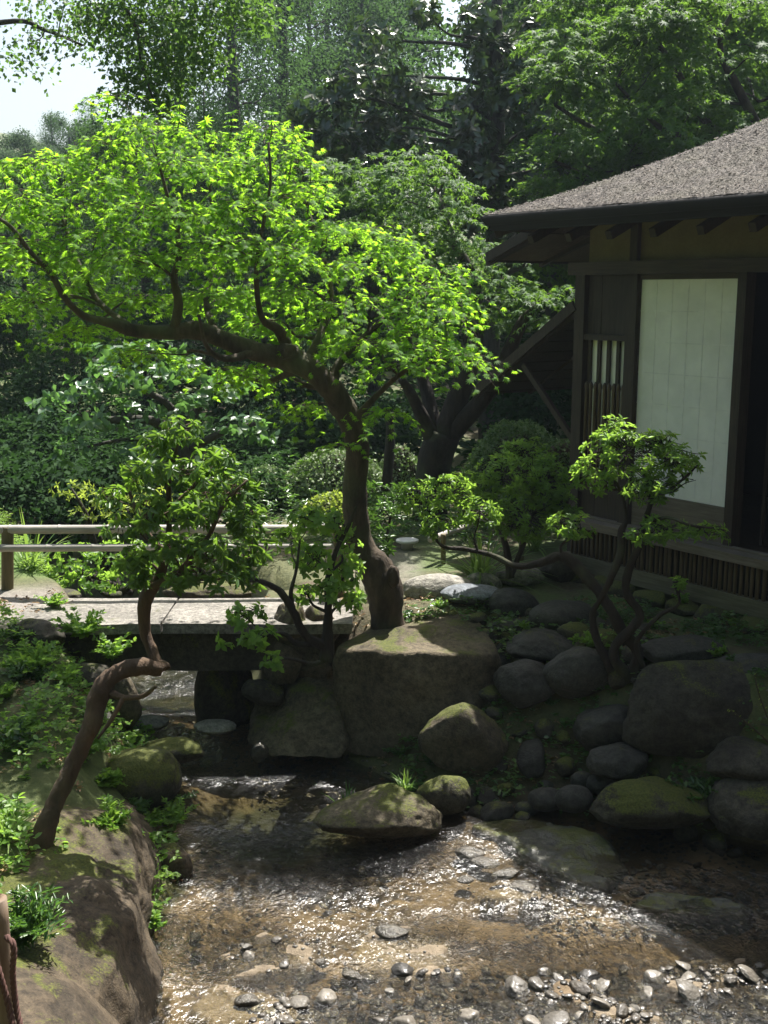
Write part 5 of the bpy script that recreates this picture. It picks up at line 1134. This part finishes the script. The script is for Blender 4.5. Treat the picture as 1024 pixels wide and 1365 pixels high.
def hugemaple():
    rng = np.random.default_rng(22); b0 = np.array([5.2, 14.2, 0]); o = tree_obj('maple_tree', b0, 'big dark green maple spreading above the tea house roof', 'tree'); wb = MB()
    br = [[b0, b0+(0, 0, 2), b0+(-.3, 0, 4), b0+(-.4, 0, 6)], [b0+(-.1, 0, 2.6), P(1000, 240, 14), P(930, 190, 13.8), P(880, 170, 13.6), P(820, 110, 13.4)], [b0+(-.1, 0, 2.4), P(960, 270, 13.8), P(880, 250, 13.4), P(800, 240, 13.2), P(740, 215, 13)], [b0+(-.2, 0, 3.4), P(985, 120, 14), P(960, 60, 13.8), P(985, 0, 13.6)], [b0+(-.2, 0, 3), P(940, 160, 14), P(900, 90, 13.9), P(850, 20, 13.8)], [b0+(-.1, 0, 2.8), P(960, 200, 14.2), P(880, 210, 14), P(790, 170, 13.8), P(740, 140, 13.6)]]
    ap = []; ar = []
    for k, b_ in enumerate(br): r0 = .17 if k == 0 else .07; q = tube(wb, b_, np.linspace(r0, r0*.25, len(b_)), 9, 6, .08); ap.append(q); ar.append(np.linspace(r0, r0*.25, len(q)))
    L = []
    for _ in range(78): L.append((rng.uniform(735, 1060), rng.uniform(-40, 320), rng.uniform(12.6, 15.6), rng.uniform(40, 66), .75, 14))
    pads = padlist(L); hi = []
    for _ in range(2): hi.append((np.array([rng.uniform(1.9, 6.5), rng.uniform(10.4, 13.6), rng.uniform(5.6, 7.8)]), (.8, .7, .15)))  # unseen crown clumps added above the view to cast shade on the right bank
    limbs(wb, np.vstack(ap), np.concatenate(ar), pads+hi[::3], rng, .4, 5, .05, maxd=3.6); lf = MB(); crown_spray(lf, None, pads, 95, rng, .07, MAPLE5, .3); crown_spray(lf, None, hi, 48, rng, .08, MAPLE5, .3)
    wbuild(wb, 'trunk', M_bark_d, o); wbuild(lf, 'crown', L_maple2, o)
hugemaple()
def overhang():
    """limbs hanging into the top of the view from a tree standing left of the picture"""
    rng = np.random.default_rng(23); b0 = np.array([-4.6, 9.6, 0]); o = tree_obj('hanging_tree', b0, 'tree outside the left border whose limbs hang down into the top of the picture', 'tree'); wb = MB()
    br = [[b0, b0+(0, 0, 2), b0+(.2, -.1, 4), b0+(.5, -.2, 5.4)], [b0+(.2, -.1, 4.2), np.array([-3.4, 9.3, 5.4]), P(150, -60, 9), P(240, -40, 8.8), P(330, -20, 8.6)], [np.array([-3.0, 9.2, 5.3]), P(160, 0, 9), P(190, 90, 8.9), P(210, 150, 8.9)], [b0+(.2, -.1, 4.0), P(0, 30, 9.6), P(60, 40, 9.6), P(110, 60, 9.5)]]
    ap = []; ar = []
    for k, b_ in enumerate(br): r0 = (.16, .05, .02, .03)[k]; q = tube(wb, b_, np.linspace(r0, r0*.3, len(b_)), 8, 6, .08); ap.append(q); ar.append(np.linspace(r0, r0*.3, len(q)))
    L = [(150, 30, 9.1, 40, .4, 26), (200, 20, 9, 44, .4, 26), (180, 80, 9, 40, .4, 26), (220, 110, 8.9, 34, .3, 26), (240, 60, 8.9, 40, .4, 26), (170, 130, 9, 24, .3, 20), (215, 150, 8.9, 20, .2, 18), (270, 20, 8.8, 40, .4, 20), (310, 10, 8.7, 36, .3, 16), (345, 20, 8.7, 26, .3, 14), (120, 10, 9.1, 26, .3, 20), (280, 80, 8.9, 26, .3, 18), (200, -40, 9, 60, .5, 26), (300, -40, 8.9, 60, .5, 24)]
    pads = padlist(L); pads2 = padlist([(15, 80, 9.6, 22, .3, 16), (40, 60, 9.6, 30, .3, 14), (75, 45, 9.6, 26, .3, 14), (65, 95, 9.6, 16, .2, 12), (100, 25, 9.6, 26, .3, 14), (40, 10, 9.6, 16, .3, 10), (110, 60, 9.6, 22, .3, 14), (80, 5, 9.5, 24, .3, 10)])
    limbs(wb, np.vstack(ap), np.concatenate(ar), pads+pads2, rng, .4, 4, .0); lf = MB(); crown_scatter(lf, pads, 1900, rng, .042, QUAD, 1., (.1, .9), .1, .07, 8, .5); crown_scatter(lf, pads2, 1000, rng, .042, QUAD, 1., (0., .4), .1, .06, 6, .5)
    wbuild(wb, 'trunk', M_bark_g, o); wbuild(lf, 'crown', L_over, o)
overhang()
# tall background trees built once per kind, copied with their parts
def forest_proto(kind, seed):
    rng = np.random.default_rng(seed); wb = MB(); lf = MB(); H_ = 9.
    if kind == 'conifer':
        q = tube(wb, [(0, 0, 0), (.05, 0, 3), (0, .05, 6), (0, 0, H_)], [.2, .15, .09, .02], 8, 6, .08); pads = []
        for k in range(46):
            z = 1.2+7.6*(k/46)**.9; r = (1-(z/9.4))*2.0+.25; a = k*2.4; pads.append((np.array([math.cos(a)*r*.6, math.sin(a)*r*.6, z]), (r*.5+.2, r*.5+.2, .28)))
        limbs(wb, q, np.linspace(.2, .02, len(q)), pads, rng, .3, 4, .1); crown_scatter(lf, pads, 150, rng, .10, _lance(.16), .9, (.0, .9), .1, .16, 9, .3)
    else:
        q = tube(wb, [(0, 0, 0), (.1, 0, 2), (-.1, .1, 4), (0, 0, 6.5), (.1, 0, 8)], [.2, .16, .13, .08, .03], 8, 6, .08); pads = []
        for k in range(44):
            a = rng.random()*6.28; z = rng.uniform(1.6, 8.6); r = 2.3*math.sqrt(max(.05, 1-((z-4.9)/4.3)**2))*rng.uniform(.35, 1); pads.append((np.array([math.cos(a)*r, math.sin(a)*r, z]), (.75, .75, .42)))
        limbs(wb, q, np.linspace(.2, .03, len(q)), pads, rng, .4, 4, .1); crown_scatter(lf, pads, 170, rng, .11, QUAD, .7, (.0, 1.), .25, .15, 9, .2)
    return wb.mesh('trunk', M_bark_g), lf
protos = {}
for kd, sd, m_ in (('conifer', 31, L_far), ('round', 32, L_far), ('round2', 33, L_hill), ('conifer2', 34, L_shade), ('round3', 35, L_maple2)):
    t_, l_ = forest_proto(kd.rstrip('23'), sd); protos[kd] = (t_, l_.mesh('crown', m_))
def forest(kd, x, y, s, label, group=None, rz=0, name='forest_tree', sz=1.):
    z = gz(x, y)-.1; o = empty(name, (x, y, z), label, 'tree', group, rz); o.scale = (s, s, s*sz)
    for nm, me in zip(('trunk', 'crown'), protos[kd]): link(bpy.data.objects.new(nm, me), o)
    return o
def fx(px, Y_): return P(px, 400, Y_)[0]
Fd = 'trees of the woods behind the garden'
rg = np.random.default_rng(91)
F_ = [('conifer', 320, 24, 1.05), ('conifer', 380, 27, 1.1), ('conifer', 245, 26, .95), ('round', 470, 24, .9), ('round', 545, 27, 1.), ('conifer', 440, 30, 1.15), ('round', 640, 22, .85), ('round', 740, 21, .9), ('round3', 820, 18.5, 1.0), ('round3', 930, 18, 1.), ('round3', 1040, 18, 1.), ('round', 700, 27, 1.2), ('round', 860, 26, 1.3), ('conifer', 590, 32, 1.2), ('round3', 990, 24, 1.4), ('round3', 780, 23, 1.)]
F_ = [q for q in F_ if not (530 < q[1] < 650 or 400 < q[1] < 480)]
for k, (kd, px, Yd, s) in enumerate(F_):
    forest(kd, fx(px, Yd), Yd, s, 'tall tree of the hazy woods behind the garden', Fd, rg.random()*6)
# hill trees far left below the sky
for k in range(34):
    Yd = rg.uniform(34, 60); px = rg.uniform(-150, 330); forest('round2' if k % 3 else 'conifer', fx(px, Yd), Yd, rg.uniform(.45, .62), 'distant tree on the hazy hillside under the sky at the left', 'distant trees on the left hillside', rg.random()*6)
for k in range(16):
    Yd = rg.uniform(30, 46); px = rg.uniform(650, 1100) if k % 3 else rg.uniform(330, 530); forest('round' if k % 2 else 'conifer', fx(px, Yd), Yd, rg.uniform(1., 1.3), 'distant tree glimpsed through the woods behind the house', 'distant trees behind the woods', rg.random()*6)
# shaded trees and bushes at mid left
for px, Yd, s, kd in [(-60, 17, .42, 'conifer2'), (30, 18, .43, 'round'), (110, 19, .45, 'conifer2'), (190, 17.5, .5, 'round'), (280, 18.5, .55, 'conifer2'), (350, 17, .5, 'round'), (-20, 21, .45, 'round'), (430, 18, .55, 'conifer2'), (90, 15.5, .42, 'conifer2'), (500, 17.5, .6, 'round')]:
    forest(kd, fx(px, Yd), Yd, s, 'dark shaded tree in the low woods behind the left of the maple', 'shaded trees at mid left', rg.random()*6, 'shade_tree')
for k, (px, yc, Yd, rx) in enumerate([(-20, 600, 14.0, 70), (60, 590, 13.8, 70), (130, 620, 13.5, 70), (-40, 660, 13.2, 60), (40, 660, 13.0, 60), (210, 610, 13.8, 70), (290, 600, 13.6, 70), (360, 590, 14.0, 60), (440, 590, 14.2, 60), (520, 570, 14.4, 60), (160, 670, 13.0, 60), (260, 660, 13.2, 60), (690, 520, 14.0, 50), (760, 500, 14.0, 50), (-60, 540, 14.6, 60), (60, 530, 14.8, 60), (340, 530, 15, 60), (420, 520, 15, 60), (-60, 652, 11.1, 70), (10, 652, 11.1, 70), (80, 652, 11.1, 70), (150, 652, 11.1, 70), (230, 652, 11.1, 70), (-110, 652, 11.1, 70)]):
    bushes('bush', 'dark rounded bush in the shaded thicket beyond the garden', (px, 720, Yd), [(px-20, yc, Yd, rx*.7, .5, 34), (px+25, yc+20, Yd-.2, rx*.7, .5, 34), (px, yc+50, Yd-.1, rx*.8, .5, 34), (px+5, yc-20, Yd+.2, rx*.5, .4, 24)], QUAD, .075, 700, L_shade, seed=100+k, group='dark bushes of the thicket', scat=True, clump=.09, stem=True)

# unseen trees added behind and beside the viewpoint to block sky light
for k, (x, y, s_) in enumerate([(-7, -3, 1.3), (-3.5, -6, 1.5), (0.5, -7, 1.6), (4.5, -6, 1.5), (8, -3, 1.4), (-10, 1.5, 1.4), (9.5, 1.5, 1.4), (-1.5, -11, 1.9), (4, -11, 1.9), (-7, -9, 1.8), (9, -8, 1.8), (-12, -4, 1.7), (-11, 6, 1.2), (11.5, 6, 1.4)]):
    forest('conifer2' if k % 2 else 'round3', x, y, s_, 'unseen tall tree added around the viewpoint to block sky light', 'unseen trees added to block sky light', k*1.3, 'forest_tree')

# ================================================================== HAZE
m, t, out = newmat('haze'); pv = t.nodes.new('ShaderNodeVolumePrincipled'); pv.inputs['Density'].default_value = .0007
pv.inputs['Color'].default_value = (.72, .86, 1, 1); pv.inputs['Anisotropy'].default_value = .35
t.links.new(pv.outputs[0], out.inputs['Volume'])
mb = MB(); box(mb, (-150, -60, -3), (150, 175, 60)); tag(mb.build('haze', m, smooth=False), None, None, kind='stuff')
